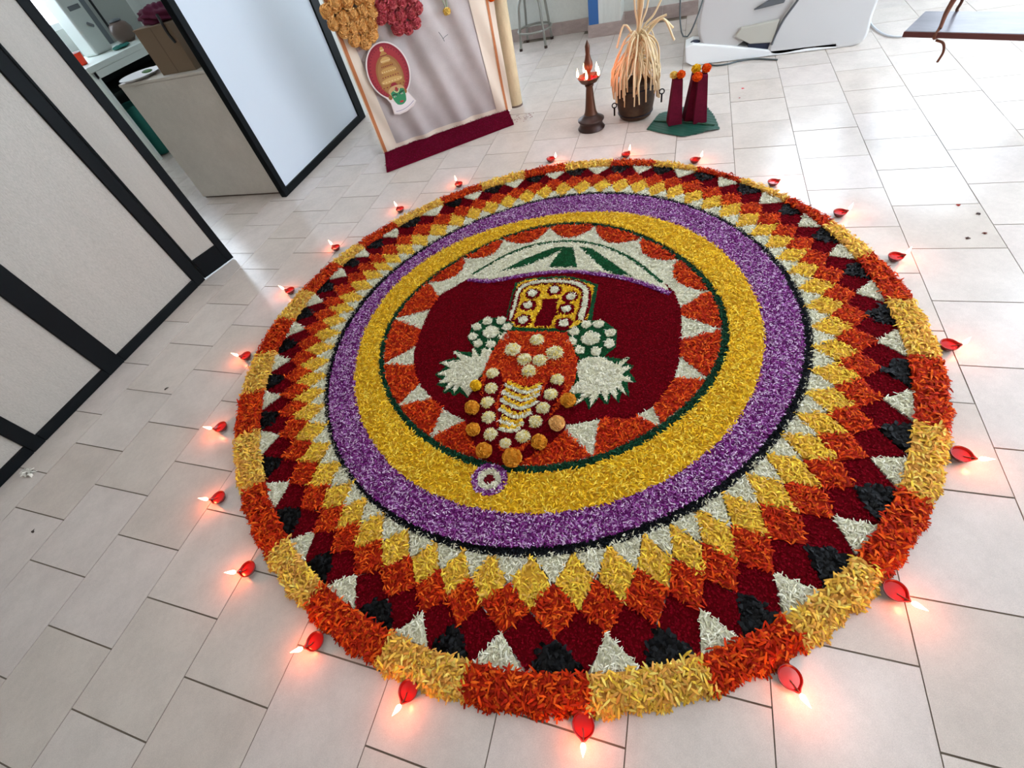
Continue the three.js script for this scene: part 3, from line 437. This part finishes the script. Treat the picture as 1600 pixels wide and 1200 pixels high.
// ------------------------------------------------------------------ cloth banner, its pole and the maroon strip
const BA = V(-2.04, 0, -3.0), BU = V(0.83205, 0, -0.5547), BN = V(0.5547, 0, 0.83205), bturn = Math.atan2(0.5547, 0.83205);
const onBanner = (u, y, d = 0) => [BA.x + BU.x * u + BN.x * d, y, BA.z + BU.z * u + BN.z * d];
{
  const o = thing('cloth_banner', 'hanging grey and cream cloth banner with orange edge stripes and frayed hem', 'banner', [BA.x, 0, BA.z], bturn);
  const fold = (u, y) => 0.012 * Math.sin(u * 23 + y * 3) * Math.sin(u * 3.05) + 0.009 * Math.sin(u * 7 - y * 9 + 1) + 0.006 * Math.sin(u * 41 + y * 13);
  function strip(name, e0, e1, y0, y1, d, mat, nx, frayed) {
    const nu = nx, nv = 50, p = [], uv = [], ix = [];
    for (const side of [0, 1]) for (let j = 0; j <= nv; j++) for (let i = 0; i <= nu; i++) { const t = j / nv, f = i / nu, y = y0 + (y1 - y0) * t + (frayed && j === 0 ? rr(-0.008, 0.008) : 0), u = e0(y) + (e1(y) - e0(y)) * f; p.push(u, y, d + fold(u, y) - side * 0.002); uv.push(u, y); }
    const n = (nu + 1) * (nv + 1), q = (a, b, c, e, s) => s ? ix.push(a, c, b, b, c, e) : ix.push(a, b, c, b, e, c);
    for (const s of [0, 1]) for (let j = 0; j < nv; j++) for (let i = 0; i < nu; i++) { const a = s * n + j * (nu + 1) + i; q(a, a + 1, a + nu + 1, a + nu + 2, s); }
    const g = new THREE.BufferGeometry(); g.setAttribute('position', new THREE.Float32BufferAttribute(p, 3)); g.setAttribute('uv', new THREE.Float32BufferAttribute(uv, 2)); g.setIndex(ix); g.computeVertexNormals(); return mesh(name, g, mat, o);
  }
  const T = 1.25;
  strip('grey_cloth', () => 0.04, () => 0.985, 0.012, T, 0, M.cloth, 90, true);
  strip('cream_border', () => 0.0, (y) => 0.115 - 0.05 * y, 0.004, T, 0.006, M.cream, 14, true);
  strip('cream_border', (y) => 0.90 - 0.06 * y, () => 1.02, 0.004, T, 0.006, M.cream, 14, true);
  strip('cream_hem', () => 0.1, () => 0.93, 0.006, 0.04, 0.004, M.cream, 80, true);
  strip('orange_stripe', () => 0.008, () => 0.03, 0.004, T, 0.008, M.stripe, 4);
  strip('orange_stripe', (y) => 0.968, (y) => 0.985, 0.006, T, 0.008, M.stripe, 4);
  mesh('top_bar', bar([-0.02, T + 0.004, -0.02], [1.03, T + 0.004, -0.02], 0.016, 14), M.pole, o);
  mesh('back_pole', bar([0.06, 0, -0.045], [0.06, T + 0.0, -0.03], 0.014, 14), M.pole, o);
}
{
  const o = thing('wrapped_pole', 'thick cream pole standing at the right edge of the cloth banner', 'pole', [-1.175, 0, -3.63]);
  mesh('shaft', new THREE.CylinderGeometry(0.052, 0.05, 1.3, 28).translate(0, 0.65, 0), M.pole, o);
  mesh('foot', new THREE.CylinderGeometry(0.0525, 0.0525, 0.012, 28).translate(0, 0.006, 0), M.brown, o);
  for (let k = 0; k < 5; k++) flower('deepOrange', ['orange marigold tied high on the cream pole, at its front', 'orange marigold tied high on the cream pole, at its left', 'orange marigold tied high on the cream pole, at its right', 'orange marigold tied high on the cream pole, upper left one', 'orange marigold tied high on the cream pole, upper right one'][k], [-1.2 + [0, -0.045, 0.045, -0.025, 0.025][k], 0.665 + (k > 2 ? 0.04 : 0), -3.57 + (k > 0 ? -0.015 : 0.01)], 0.028, 'marigolds tied to the cream pole');
}
{
  const P = new Pile(), q = poly([[-1.873, -2.706], [-1.103, -3.285], [-1.215, -3.54], [-2.03, -3.005]].map(([x, z]) => [x + 1.56, z + 3.13])), pl = hex('#6a0a26', '#760e2c', '#5c0820', '#82153a');
  P.slab(q.shape, 0.0005, 0.012, pl[0].clone().multiplyScalar(0.8));
  for (let k = 0, g = 0; g < 6500 && k < 90000; k++) { const x = rr(...q.bb.slice(0, 2)), z = rr(...q.bb.slice(2)); if (!q.has(x, z)) continue; g++; P.shred(x + rr(-0.008, 0.008), 0.012 + rr(-0.002, 0.006), z + rr(-0.008, 0.008), KIND.speck, pl[g % 4]); }
  for (let k = 0; k < 60; k++) P.shred(0.47 + rr(-0.03, 0.1), 0.002, -0.26 + rr(-0.07, 0.07), KIND.speck, pl[k % 4], 0);
  const m = mesh('petal_strip', P.build(), M.velvet, scene); m.position.set(-1.56, 0, -3.13); tag(m, 'long flat strip of maroon petals on the floor at the foot of the cloth banner', 'petals'); m.userData.kind = 'stuff';
}
// flowers and the dancer sticker fixed on the cloth
{
  const ROWS = ['top', 'second', 'third', 'lowest'], ORD = ['first', 'second', 'third', 'fourth', 'fifth', 'sixth'];
  const bunch = (rows, kind, col, what, grp, name) => rows.forEach((row, r) => row.forEach(([u, y], k) => { const f = flower(kind, `${col} in the bunch ${what}, ${ROWS[r]} row, ${ORD[k]} from left`, onBanner(u, y, 0.034), rr(0.035, 0.042), grp, 'flower', 0.9); f.name = name ? numbered(name) : f.name; }));
  bunch([[[0.0, 0.845], [0.06, 0.865], [0.13, 0.86], [0.2, 0.865], [0.255, 0.84]], [[0.01, 0.785], [0.075, 0.8], [0.14, 0.795], [0.205, 0.8], [0.25, 0.775]], [[0.05, 0.735], [0.11, 0.74], [0.17, 0.735], [0.222, 0.73]], [[0.095, 0.685], [0.205, 0.68], [0.15, 0.655]]], 'tan', 'tan marigold', 'on the cloth', 'tan marigolds on the cloth');
  bunch([[[0.35, 0.84], [0.415, 0.85], [0.48, 0.84]], [[0.315, 0.79], [0.375, 0.79], [0.44, 0.785], [0.505, 0.785]], [[0.29, 0.745], [0.35, 0.73], [0.415, 0.725], [0.48, 0.72], [0.525, 0.735]], [[0.375, 0.67], [0.435, 0.655], [0.49, 0.67]]], 'red', 'crimson flower', 'on the cloth', 'crimson flowers on the cloth', 'crimson_flower');
  const t = thing('flower_tassel', 'pale leafy tassel ending in a small orange marigold, right of the crimson flowers', 'tassel', onBanner(0.7, 0.68, 0.02), bturn);
  mesh('stems', [tube([[0, 0, 0.004], [-0.005, 0.08, 0.006], [0.0, 0.2, 0.004]], 0.004), tube([[0.01, 0.01, 0.006], [0.02, 0.1, 0.01], [0.015, 0.2, 0.004]], 0.005), tube([[-0.004, 0.03, 0.012], [-0.018, 0.1, 0.008], [-0.01, 0.2, 0.004]], 0.003)], std('#9aa88f', 0.7), t);
  const f = mesh('blossom', BL.pale, M.petals, t); f.position.set(0.002, -0.008, 0.012); f.scale.setScalar(0.8);
  const t2 = mesh('hanging_wire', [tube([[0.0, 0.055, 0], [0.012, 0.03, 0.006], [0.022, 0, 0.006]], 0.0018), tube([[0.016, 0.015, 0.006], [0.032, 0.022, 0.006], [0.055, 0.028, 0.004]], 0.0014)], M.cable, scene);
  t2.position.set(...onBanner(0.62, 0.53, 0.022)); t2.rotation.y = bturn; tag(t2, 'thin dark bent wire hooked in the middle of the grey cloth', 'wire');

  // sticker: cut-out card, printed
  const W = 512, Hc = 768, cv = document.createElement('canvas'); cv.width = W; cv.height = Hc; const c = cv.getContext('2d');
  c.fillStyle = '#e8e0dc'; c.fillRect(0, 0, W, Hc);
  const E = (x, y, a, b, col, rot = 0) => { c.fillStyle = col; c.beginPath(); c.ellipse(x, y, a, b, rot, 0, 6.2832); c.fill(); };
  E(250, 300, 226, 282, '#8e1f33'); E(250, 305, 205, 262, '#a3303a'); for (let k = 0; k < 44; k++) { const a = k / 44 * 6.2832; E(250 + 196 * Math.cos(a), 305 + 248 * Math.sin(a), 7, 7, '#7a1a30'); }
  E(252, 345, 150, 215, '#9a6a3c'); E(252, 355, 132, 195, '#a87c4a');
  const gold = ['#c49a5a', '#b48648', '#cfa868', '#a8793e']; for (let k = 0; k < 8; k++) { const y = 80 + k * 52, w = 22 + k * 17; c.fillStyle = gold[k % 4]; c.beginPath(); c.ellipse(254, y, w, 30, 0, 0, 6.2832); c.fill(); for (let q = -3; q <= 3; q++) E(254 + q * w / 3.6, y + 6, 5 + k * 0.6, 6, k % 2 ? '#7c2b2e' : '#e4cf98'); }
  E(256, 440, 34, 20, '#8e1f33'); E(265, 512, 96, 60, '#c9a676'); E(170, 560, 22, 26, '#9a6a3c'); E(356, 540, 22, 26, '#9a6a3c');
  c.fillStyle = '#efeaea'; c.beginPath(); c.moveTo(160, 600); c.quadraticCurveTo(265, 690, 380, 570); c.lineTo(432, 676); c.quadraticCurveTo(300, 770, 160, 735); c.closePath(); c.fill();
  c.strokeStyle = '#a9a3b4'; c.lineWidth = 7; c.beginPath(); c.moveTo(180, 722); c.quadraticCurveTo(300, 745, 418, 668); c.stroke();
  c.fillStyle = '#2f8f62'; c.beginPath(); c.moveTo(190, 520); c.quadraticCurveTo(270, 470, 350, 510); c.quadraticCurveTo(356, 600, 335, 640); c.quadraticCurveTo(285, 690, 225, 655); c.quadraticCurveTo(188, 600, 190, 520); c.fill();
  c.strokeStyle = '#12402f'; c.lineWidth = 12; c.beginPath(); c.moveTo(200, 548); c.quadraticCurveTo(228, 530, 256, 556); c.moveTo(286, 552); c.quadraticCurveTo(312, 522, 344, 536); c.stroke();
  c.strokeStyle = '#e6d2a0'; c.lineWidth = 10; c.beginPath(); c.moveTo(232, 500); c.quadraticCurveTo(270, 560, 305, 492); c.stroke(); E(268, 495, 16, 24, '#a3303a'); E(224, 566, 14, 7, '#f0ece0'); E(312, 556, 14, 7, '#f0ece0'); E(226, 566, 6, 6, '#111'); E(312, 556, 6, 6, '#111'); E(282, 636, 24, 11, '#c02a3a');
  const tx = new THREE.CanvasTexture(cv); tx.colorSpace = THREE.SRGBColorSpace;
  const s = new THREE.Shape(); const pts = []; for (let a = 2.15; a > -4.0; a -= 0.1) pts.push([250 + 240 * Math.cos(a - 0.0), 300 - 294 * Math.sin(a + Math.PI / 2 - 1.57)]);
  const outline = []; for (let k = 0; k <= 40; k++) { const a = (125 + k / 40 * 290) * Math.PI / 180; outline.push([250 + 242 * Math.cos(a), 300 + 296 * Math.sin(a)]); }
  outline.push([385, 560], [445, 680], [400, 725], [300, 760], [210, 766], [146, 745], [152, 620], [125, 560]);
  outline.forEach(([x, y], k) => { const u = x / W * 0.3, v = (Hc - y) / Hc * 0.42; k ? s.lineTo(u, v) : s.moveTo(u, v); });
  const g = new THREE.ExtrudeGeometry(s, { depth: 0.002, bevelEnabled: false }), uv = g.attributes.uv, ps = g.attributes.position; for (let k = 0; k < uv.count; k++) uv.setXY(k, ps.getX(k) / 0.3, ps.getY(k) / 0.42);
  const m = mesh('face_sticker', g, std('#ffffff', 0.5, { map: tx }), scene); m.position.set(...onBanner(0.085, 0.215, 0.026)); m.rotation.y = bturn;
  tag(m, 'cut-out picture of a green faced dancer with round maroon and gold headdress on the cloth', 'sticker');
}

// ------------------------------------------------------------------ stool by the back wall
{
  const o = thing('metal_stool', 'round grey tubular metal stool by the back wall behind the pole', 'stool', [-1.32, 0, -5.0], 0.35);
  const hw = 0.145, sh = 0.42;
  for (const a of [0, 1]) mesh('leg_hoop', tube([[-hw - 0.025, 0.006, 0], [-hw, 0.22, 0], [-hw + 0.02, sh - 0.08, 0], [-0.06, sh - 0.012, 0], [0.06, sh - 0.012, 0], [hw - 0.02, sh - 0.08, 0], [hw, 0.22, 0], [hw + 0.025, 0.006, 0]], 0.011, 48, 10).rotateY(a * Math.PI / 2 + 0.4), M.steel, o);
  mesh('foot_ring', new THREE.TorusGeometry(hw + 0.008, 0.009, 8, 48).rotateX(Math.PI / 2).translate(0, 0.13, 0), M.steel, o);
  mesh('seat', lathe([[0, sh], [0.15, sh], [0.16, sh + 0.008], [0.16, sh + 0.03], [0.15, sh + 0.042], [0, sh + 0.045]], 40), M.stoolSeat, o);
  for (let k = 0; k < 4; k++) { const a = k * Math.PI / 2 - 0.4; mesh('foot', new THREE.CylinderGeometry(0.014, 0.015, 0.02, 12).translate((hw + 0.025) * Math.cos(a), 0.01, (hw + 0.025) * Math.sin(a)), M.brassDark, o); }
}
// ------------------------------------------------------------------ massage chair
{
  const o = thing('massage_chair', 'large white and grey reclining massage chair on a low white base by the back wall', 'chair', [0, 0, -3.99]);
  const ext = (pts, z0, z1, bev = 0.012) => { const s = new THREE.Shape(); const v = pts.map(([x, y]) => new THREE.Vector2(x, y)); s.moveTo(v[0].x, v[0].y); v.slice(1).forEach((p) => s.lineTo(p.x, p.y)); return new THREE.ExtrudeGeometry(s, { depth: z1 - z0 - 2 * bev, bevelEnabled: true, bevelSize: bev * 0.6, bevelThickness: bev, bevelSegments: 3, curveSegments: 10 }).translate(0, 0, z0 + bev); };
  const sm = (pts, n = 60) => new THREE.CatmullRomCurve3(pts.map(([x, y]) => V(x, y, 0)), true, 'centripetal').getPoints(n).map((p) => [p.x, p.y]);
  mesh('base', ext([[0.07, 0.008], [0.03, 0.03], [0.02, 0.115], [0.06, 0.128], [0.12, 0.118], [0.3, 0.085], [0.43, 0.06], [0.57, 0.03], [0.955, 0.028], [0.96, 0.008]], -0.17, 0.0), M.white, o); mesh('chassis', [span(0.2, 1.0, 0.006, 0.05, -0.72, -0.17)], M.chairGrey, o);
  mesh('wheel', new THREE.SphereGeometry(0.034, 20, 12).scale(1, 0.4, 1.1).translate(0.075, 0.126, -0.06), M.navy, o);
  mesh('leg_rest', ext(sm([[0.135, 0.42], [0.1, 0.3], [0.102, 0.2], [0.135, 0.13], [0.22, 0.092], [0.34, 0.092], [0.42, 0.14], [0.6, 0.2], [0.67, 0.32], [0.6, 0.43], [0.35, 0.46]]), -0.7, -0.02, 0.03), M.chairGrey, o);
  mesh('lower_panel', ext([[0.334, 0.145], [0.362, 0.185], [0.576, 0.2], [0.566, 0.088], [0.43, 0.096]], -0.6, 0.004, 0.01), M.chairBeige, o);
  mesh('dark_gap', ext([[0.425, 0.1], [0.566, 0.09], [0.57, 0.03], [0.43, 0.05]], -0.6, -0.015), M.navy, o);
  mesh('side_panel', ext(sm([[0.572, 0.026], [0.58, 0.1], [0.615, 0.204], [0.67, 0.3], [0.72, 0.42], [0.84, 0.52], [1.0, 0.5], [1.09, 0.36], [1.1, 0.15], [1.095, 0.03], [0.8, 0.022]], 80), -0.74, 0.0, 0.03), M.chairGrey, o);
  mesh('seam', tube([[0.566, 0.07, 0.004], [0.582, 0.14, 0.005], [0.61, 0.21, 0.005], [0.668, 0.305, 0.004], [0.715, 0.42, 0.0]], 0.007, 30, 6), M.seam, o);
  mesh('blue_insert', ext([[0.424, 0.279], [0.509, 0.317], [0.6, 0.325], [0.585, 0.296]], -0.1, 0.006, 0.006), M.seam, o);
  for (const x of [0.16, 0.27]) mesh('calf_pad', new RoundedBoxGeometry(0.1, 0.08, 0.5, 3, 0.03).rotateZ(0.5).translate(x, 0.4, -0.36), M.navy, o);
  mesh('seat', ext(sm([[0.55, 0.42], [0.7, 0.5], [1.1, 0.46], [1.3, 0.8], [1.5, 1.15], [1.62, 1.1], [1.45, 0.7], [1.2, 0.3], [0.8, 0.3]]), -0.6, -0.14, 0.03), M.navy, o);
  mesh('rear_leg', ext([[0.8, 0.006], [1.08, 0.006], [1.08, 0.4], [0.9, 0.4]], -0.62, -0.12), M.white, o);
  const c1 = mesh('power_cable', tube([[0.16, 0.1, -4.3], [0.165, 0.008, -4.12], [0.21, 0.006, -3.94], [0.296, 0.006, -3.93], [0.37, 0.006, -3.96], [0.47, 0.006, -3.965], [0.61, 0.006, -3.9]], 0.0055, 50, 6), M.cable, scene); tag(c1, 'thin grey cable looping over the floor in front of the massage chair base', 'cable');
  const c2 = mesh('hanging_cable', tube([[-0.06, 1.2, -4.2], [-0.047, 0.41, -3.99], [-0.035, 0.27, -3.985], [-0.008, 0.19, -3.985], [0.02, 0.185, -3.985], [0.06, 0.26, -3.985], [0.1, 0.38, -4.02], [0.13, 0.46, -4.15]], 0.0052, 50, 6), M.cable, scene); tag(c2, 'grey cable hanging in a loop at the left end of the massage chair', 'cable');
}
// ------------------------------------------------------------------ plank swing
{
  const o = thing('swing', 'wooden plank swing hanging from brown ropes above the bright floor', 'swing', [0.96, 0.45, -2.83], -0.515);
  mesh('plank', new RoundedBoxGeometry(0.95, 0.022, 0.25, 2, 0.004).translate(0.475, -0.011, 0), M.swing, o);
  mesh('front_edge', new RoundedBoxGeometry(0.95, 0.02, 0.004, 2, 0.0015).translate(0.475, -0.011, 0.1265), std('#5c2f2c', 0.6), o);
  for (const x of [0.115, 0.83]) {
    const r = new THREE.Group(); r.name = 'rope'; o.add(r); r.position.x = x;
    const R = 0.006; mesh('loop', [tube([[0, 0.13, 0], [-0.012, 0.05, 0.04], [0.0, 0.006, 0.1], [0, -0.012, 0.135], [0, -0.03, 0.1], [0, -0.03, -0.1], [0, -0.01, -0.135], [0, 0.01, -0.11], [0.012, 0.06, -0.05]], R, 50, 7, true)], M.rope, r);
    mesh('twist', [tube([[0.004, 0.006, 0.11], [-0.004, 0.05, 0.05], [0.008, 0.13, 0.0]], R, 20, 7), tube([[-0.004, 0.1, 0.005], [0.012, 0.12, 0.012], [0.006, 0.15, -0.006]], 0.012, 16, 8)], M.rope, r);
    mesh('cord', tube([[0, 0.12, 0], [0.004, 0.6, 0], [0, 1.4, 0], [0, 2.43, 0]], 0.008, 30, 7), M.rope, r);
    mesh('loose_end', tube([[0.01, -0.03, 0.12], [0.04, -0.035, 0.135], [0.055, -0.06, 0.145], [0.05, -0.1, 0.14]], 0.005, 20, 6), M.rope, r);
    mesh('knot', new THREE.TorusKnotGeometry(0.013, 0.007, 48, 7).translate(0, 0.14, 0), M.rope, r);
  }
  const c = mesh('white_cable', tube([[1.28, 0.007, -4.7], [1.22, 0.007, -4.3], [1.3, 0.007, -4.05], [1.55, 0.007, -4.1], [1.62, 0.007, -4.4]], 0.006, 40, 6), M.cableWhite, scene); tag(c, 'pale cable curling on the bright floor behind the swing plank', 'cable');
}

// ------------------------------------------------------------------ the room seen through the doorway
{
  const a = thing('low_cabinet', 'pale grey laminate cabinet standing just inside the doorway', 'cabinet', [-3.05, 0, -2.5]);
  mesh('carcass', [rspan(-0.338, 0.4, 0.012, 0.752, -0.6, -0.012, 0.003)], M.cabinet, a); mesh('front_board', [rspan(-0.338, 0.4, 0.012, 0.755, -0.012, 0, 0.003)], M.cabinet, a); mesh('top', [rspan(-0.342, 0.404, 0.755, 0.77, -0.6, 0.003, 0.003)], M.cabinet, a); mesh('plinth', [span(-0.33, 0.39, 0, 0.012, -0.58, -0.01)], M.brown, a);
  const b = thing('cardboard_box', 'brown cardboard box on top of the pale grey cabinet', 'box', [-2.89, 0.77, -2.66], 0.02);
  mesh('carton', [rspan(-0.14, 0.13, 0, 0.225, -0.12, 0.12, 0.003)], M.cardboard, b); mesh('seam', [span(-0.012, -0.009, 0.004, 0.222, 0.1195, 0.1206)], M.tape, b); mesh('flap', [span(-0.142, 0.13, 0.222, 0.227, -0.02, 0.123)], M.cardboard, b);
  const c = (() => { const g = new THREE.SphereGeometry(1, 40, 24), p = g.attributes.position; for (let k = 0; k < p.count; k++) { const x = p.getX(k), y = p.getY(k), z = p.getZ(k), f = 1 + 0.13 * Math.sin(7 * x + 4 * z) + 0.1 * Math.sin(11 * y + 6 * x) + 0.07 * Math.sin(17 * z - 9 * x); p.setXYZ(k, x * f * 0.12, Math.max(0, (y * f + 0.55) * 0.05), z * f * 0.09); } g.computeVertexNormals(); return g; })();
  const m = mesh('folded_cloth', c, M.maroonCloth, scene); m.position.set(-2.9, 0.997, -2.66); tag(m, 'crumpled maroon cloth lying on top of the cardboard box', 'cloth');
  const st = mesh('black_strap', [tube([[0, 0.055, 0], [0.01, 0.03, 0.01], [0.008, -0.03, 0.012], [0.02, -0.075, 0.012]], 0.008, 20, 6)], M.tapeDark, scene); st.position.set(-2.795, 0.985, -2.545); tag(st, 'short black strap hanging from the cloth over the box front', 'strap');
  const d = thing('paper_plate', 'white disposable plate jutting over the left edge of the grey cabinet', 'plate', [-3.27, 0.771, -2.59]);
  mesh('dish', lathe([[0, 0], [0.085, 0], [0.12, 0.014], [0.13, 0.016], [0.128, 0.018], [0.085, 0.004], [0, 0.003]], 36), M.plate, d);
  const lf = mesh('green_leaf', new THREE.SphereGeometry(1, 16, 10).scale(0.04, 0.008, 0.025), std('#4f7a4a', 0.6), scene); lf.position.set(-3.17, 0.8, -2.57); tag(lf, 'small green leaf lying on the white plate', 'leaf');
  const e = thing('counter', 'long white counter with dark open space below in the inner room', 'counter', [-4.6, 0, -3.25]);
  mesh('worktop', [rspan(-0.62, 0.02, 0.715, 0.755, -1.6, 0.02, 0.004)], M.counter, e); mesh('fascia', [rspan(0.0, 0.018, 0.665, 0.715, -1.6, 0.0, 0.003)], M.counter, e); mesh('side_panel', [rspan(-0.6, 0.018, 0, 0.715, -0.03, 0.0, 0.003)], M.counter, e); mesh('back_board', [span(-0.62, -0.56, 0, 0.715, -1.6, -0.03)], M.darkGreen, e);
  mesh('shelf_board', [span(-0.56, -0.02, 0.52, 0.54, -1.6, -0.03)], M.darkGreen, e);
  const g1 = thing('plastic_bin', 'teal green plastic bin standing under the white counter', 'bin', [-4.72, 0, -3.46]);
  mesh('tub', lathe([[0, 0.004], [0.11, 0.004], [0.12, 0.02], [0.145, 0.4], [0.15, 0.41], [0.14, 0.41], [0.115, 0.03], [0, 0.02]], 30), M.teal, g1); mesh('rim', new THREE.TorusGeometry(0.147, 0.008, 8, 36).rotateX(Math.PI / 2).translate(0, 0.41, 0), M.teal, g1);
  const cu = thing('orange_cup', 'orange plastic tumbler near the end of the white counter', 'cup', [-4.78, 0.757, -3.37]);
  mesh('body', lathe([[0, 0], [0.034, 0], [0.036, 0.004], [0.042, 0.085], [0.038, 0.085], [0.032, 0.008], [0, 0.006]], 28), M.cup, cu); mesh('rim', new THREE.TorusGeometry(0.0405, 0.003, 8, 30).rotateX(Math.PI / 2).translate(0, 0.085, 0), M.plate, cu);
  const cn = thing('white_canister', 'small pale canister just behind the orange tumbler', 'canister', [-4.98, 0.757, -3.43]); mesh('body', lathe([[0, 0], [0.05, 0], [0.055, 0.01], [0.055, 0.14], [0.04, 0.155], [0, 0.155]], 28), M.plate, cn); mesh('lid', lathe([[0, 0.15], [0.046, 0.15], [0.046, 0.18], [0, 0.184]], 24), M.appliance, cn);
  const fi = thing('water_filter', 'tall pale grey appliance tower standing on the white counter', 'appliance', [-4.98, 0.757, -3.72], 0);
  mesh('housing', [new RoundedBoxGeometry(0.17, 0.5, 0.19, 3, 0.02).translate(0, 0.25, 0)], M.appliance, fi); mesh('display', [rspan(0.084, 0.088, 0.3, 0.33, -0.06, 0.05, 0.001)], M.greyDark, fi); mesh('spout', [bar([0.085, 0.2, -0.02], [0.13, 0.18, -0.02], 0.012)], M.greyDark, fi);
  const jr = thing('brown_jar', 'round brown jar between the grey appliance and the wall panels', 'jar', [-4.9, 0.757, -4.0]); mesh('body', lathe([[0, 0], [0.06, 0], [0.09, 0.04], [0.095, 0.09], [0.075, 0.13], [0.05, 0.145], [0, 0.145]], 30), M.brown, jr); mesh('lid', lathe([[0, 0.145], [0.05, 0.145], [0.05, 0.16], [0, 0.17]], 24), M.greyDark, jr);
  const tc = (x, z, label, s) => { const g = new THREE.SphereGeometry(1, 24, 12), p = g.attributes.position; for (let k = 0; k < p.count; k++) { const f = 1 + 0.15 * Math.sin(9 * p.getX(k)) * Math.sin(7 * p.getZ(k)); p.setXYZ(k, p.getX(k) * 0.06 * f * s, (p.getY(k) + 1) * 0.012 * f, p.getZ(k) * 0.09 * f * s); } g.computeVertexNormals(); const q = mesh(numbered('teal_rag'), g, M.teal, scene); q.position.set(x, 0.757, z); tag(q, label, 'cloth', 'teal rags on the counter'); };
  tc(-4.72, -3.75, 'teal rag lying flat in front of the grey appliance on the counter', 1); tc(-4.72, -4.1, 'small teal rag on the counter in front of the brown jar, beside the cardboard box', 0.6);
  const cab = thing('wall_panel', 'tall grey panel leaning on the inner wall behind the counter', 'panel', [-5.2, 0.757, -4.15], 0); mesh('board', [rspan(-0.02, 0.0, 0, 1.1, -0.35, 0.28, 0.004)], M.greyWall, cab); mesh('edge_strip', [rspan(0.0, 0.012, 0, 1.1, 0.0, 0.02, 0.003)], M.tapeDark, cab); mesh('dark_strip', [rspan(0, 0.008, 0, 1.1, 0.06, 0.28, 0.003)], M.greyDark, cab);
}
// ------------------------------------------------------------------ litter on the floor
{
  const P = new Pile(); for (let k = 0; k < 26; k++) P.shred(rr(-0.03, 0.03), 0.003 + rnd() * 0.012, rr(-0.012, 0.012), { l: [0.02, 0.035], w: [0.006, 0.012], pitch: 0.5, curl: 0.4 }, lin('#e9e6dc'));
  const m = mesh('tissue_scrap', P.build(), M.petals, scene); m.position.set(-2.49, 0, -0.29); tag(m, 'small white crumpled scrap on the floor at the foot of the dark partition post', 'scrap');
  const sp = [[1.13, -2.1, '#b0433a', 'topmost'], [1.18, -2.03, '#4a3a3a', 'second from the top'], [1.16, -1.9, '#6a4038', 'lowest'], [1.1, -1.87, '#5a4640', 'leftmost']];
  const drop = (x, z, col, label, group) => { const q = new Pile(); for (let k = 0; k < 3; k++) q.shred(rr(-0.004, 0.004), 0.002, rr(-0.004, 0.004), { l: [0.012, 0.018], w: [0.006, 0.009], pitch: 0.2, curl: 0.2 }, lin(col)); const e = mesh(numbered('loose_petal'), q.build(), M.petals, scene); e.position.set(x, 0, z); tag(e, label, 'petal', group); };
  for (const [x, z, c, w] of sp) drop(x, z, c, 'dried petal on the bare tiles right of the carpet, ' + w + ' of four', 'loose petals on the right');
  drop(0.38, -3.5, '#d4404a', 'red petal on the tiles in front of the massage chair, the farther one', 'loose petals by the chair'); drop(0.36, -3.36, '#b06a6a', 'faded petal on the tiles in front of the massage chair, the nearer one', 'loose petals by the chair'); drop(-2.15, -0.78, '#3a302c', 'dark speck of petal on the tiles near the left partition', 'loose petals on the left'); drop(-2.19, -0.09, '#3a302c', 'dark speck of petal on the tiles at the lower left of the picture', 'loose petals on the left');
}
scene.traverse((o) => { if (o.isMesh) { o.receiveShadow = true; if (o.material !== M.flame && o.material !== M.glass) o.castShadow = true; } });
renderer.render(scene, camera);
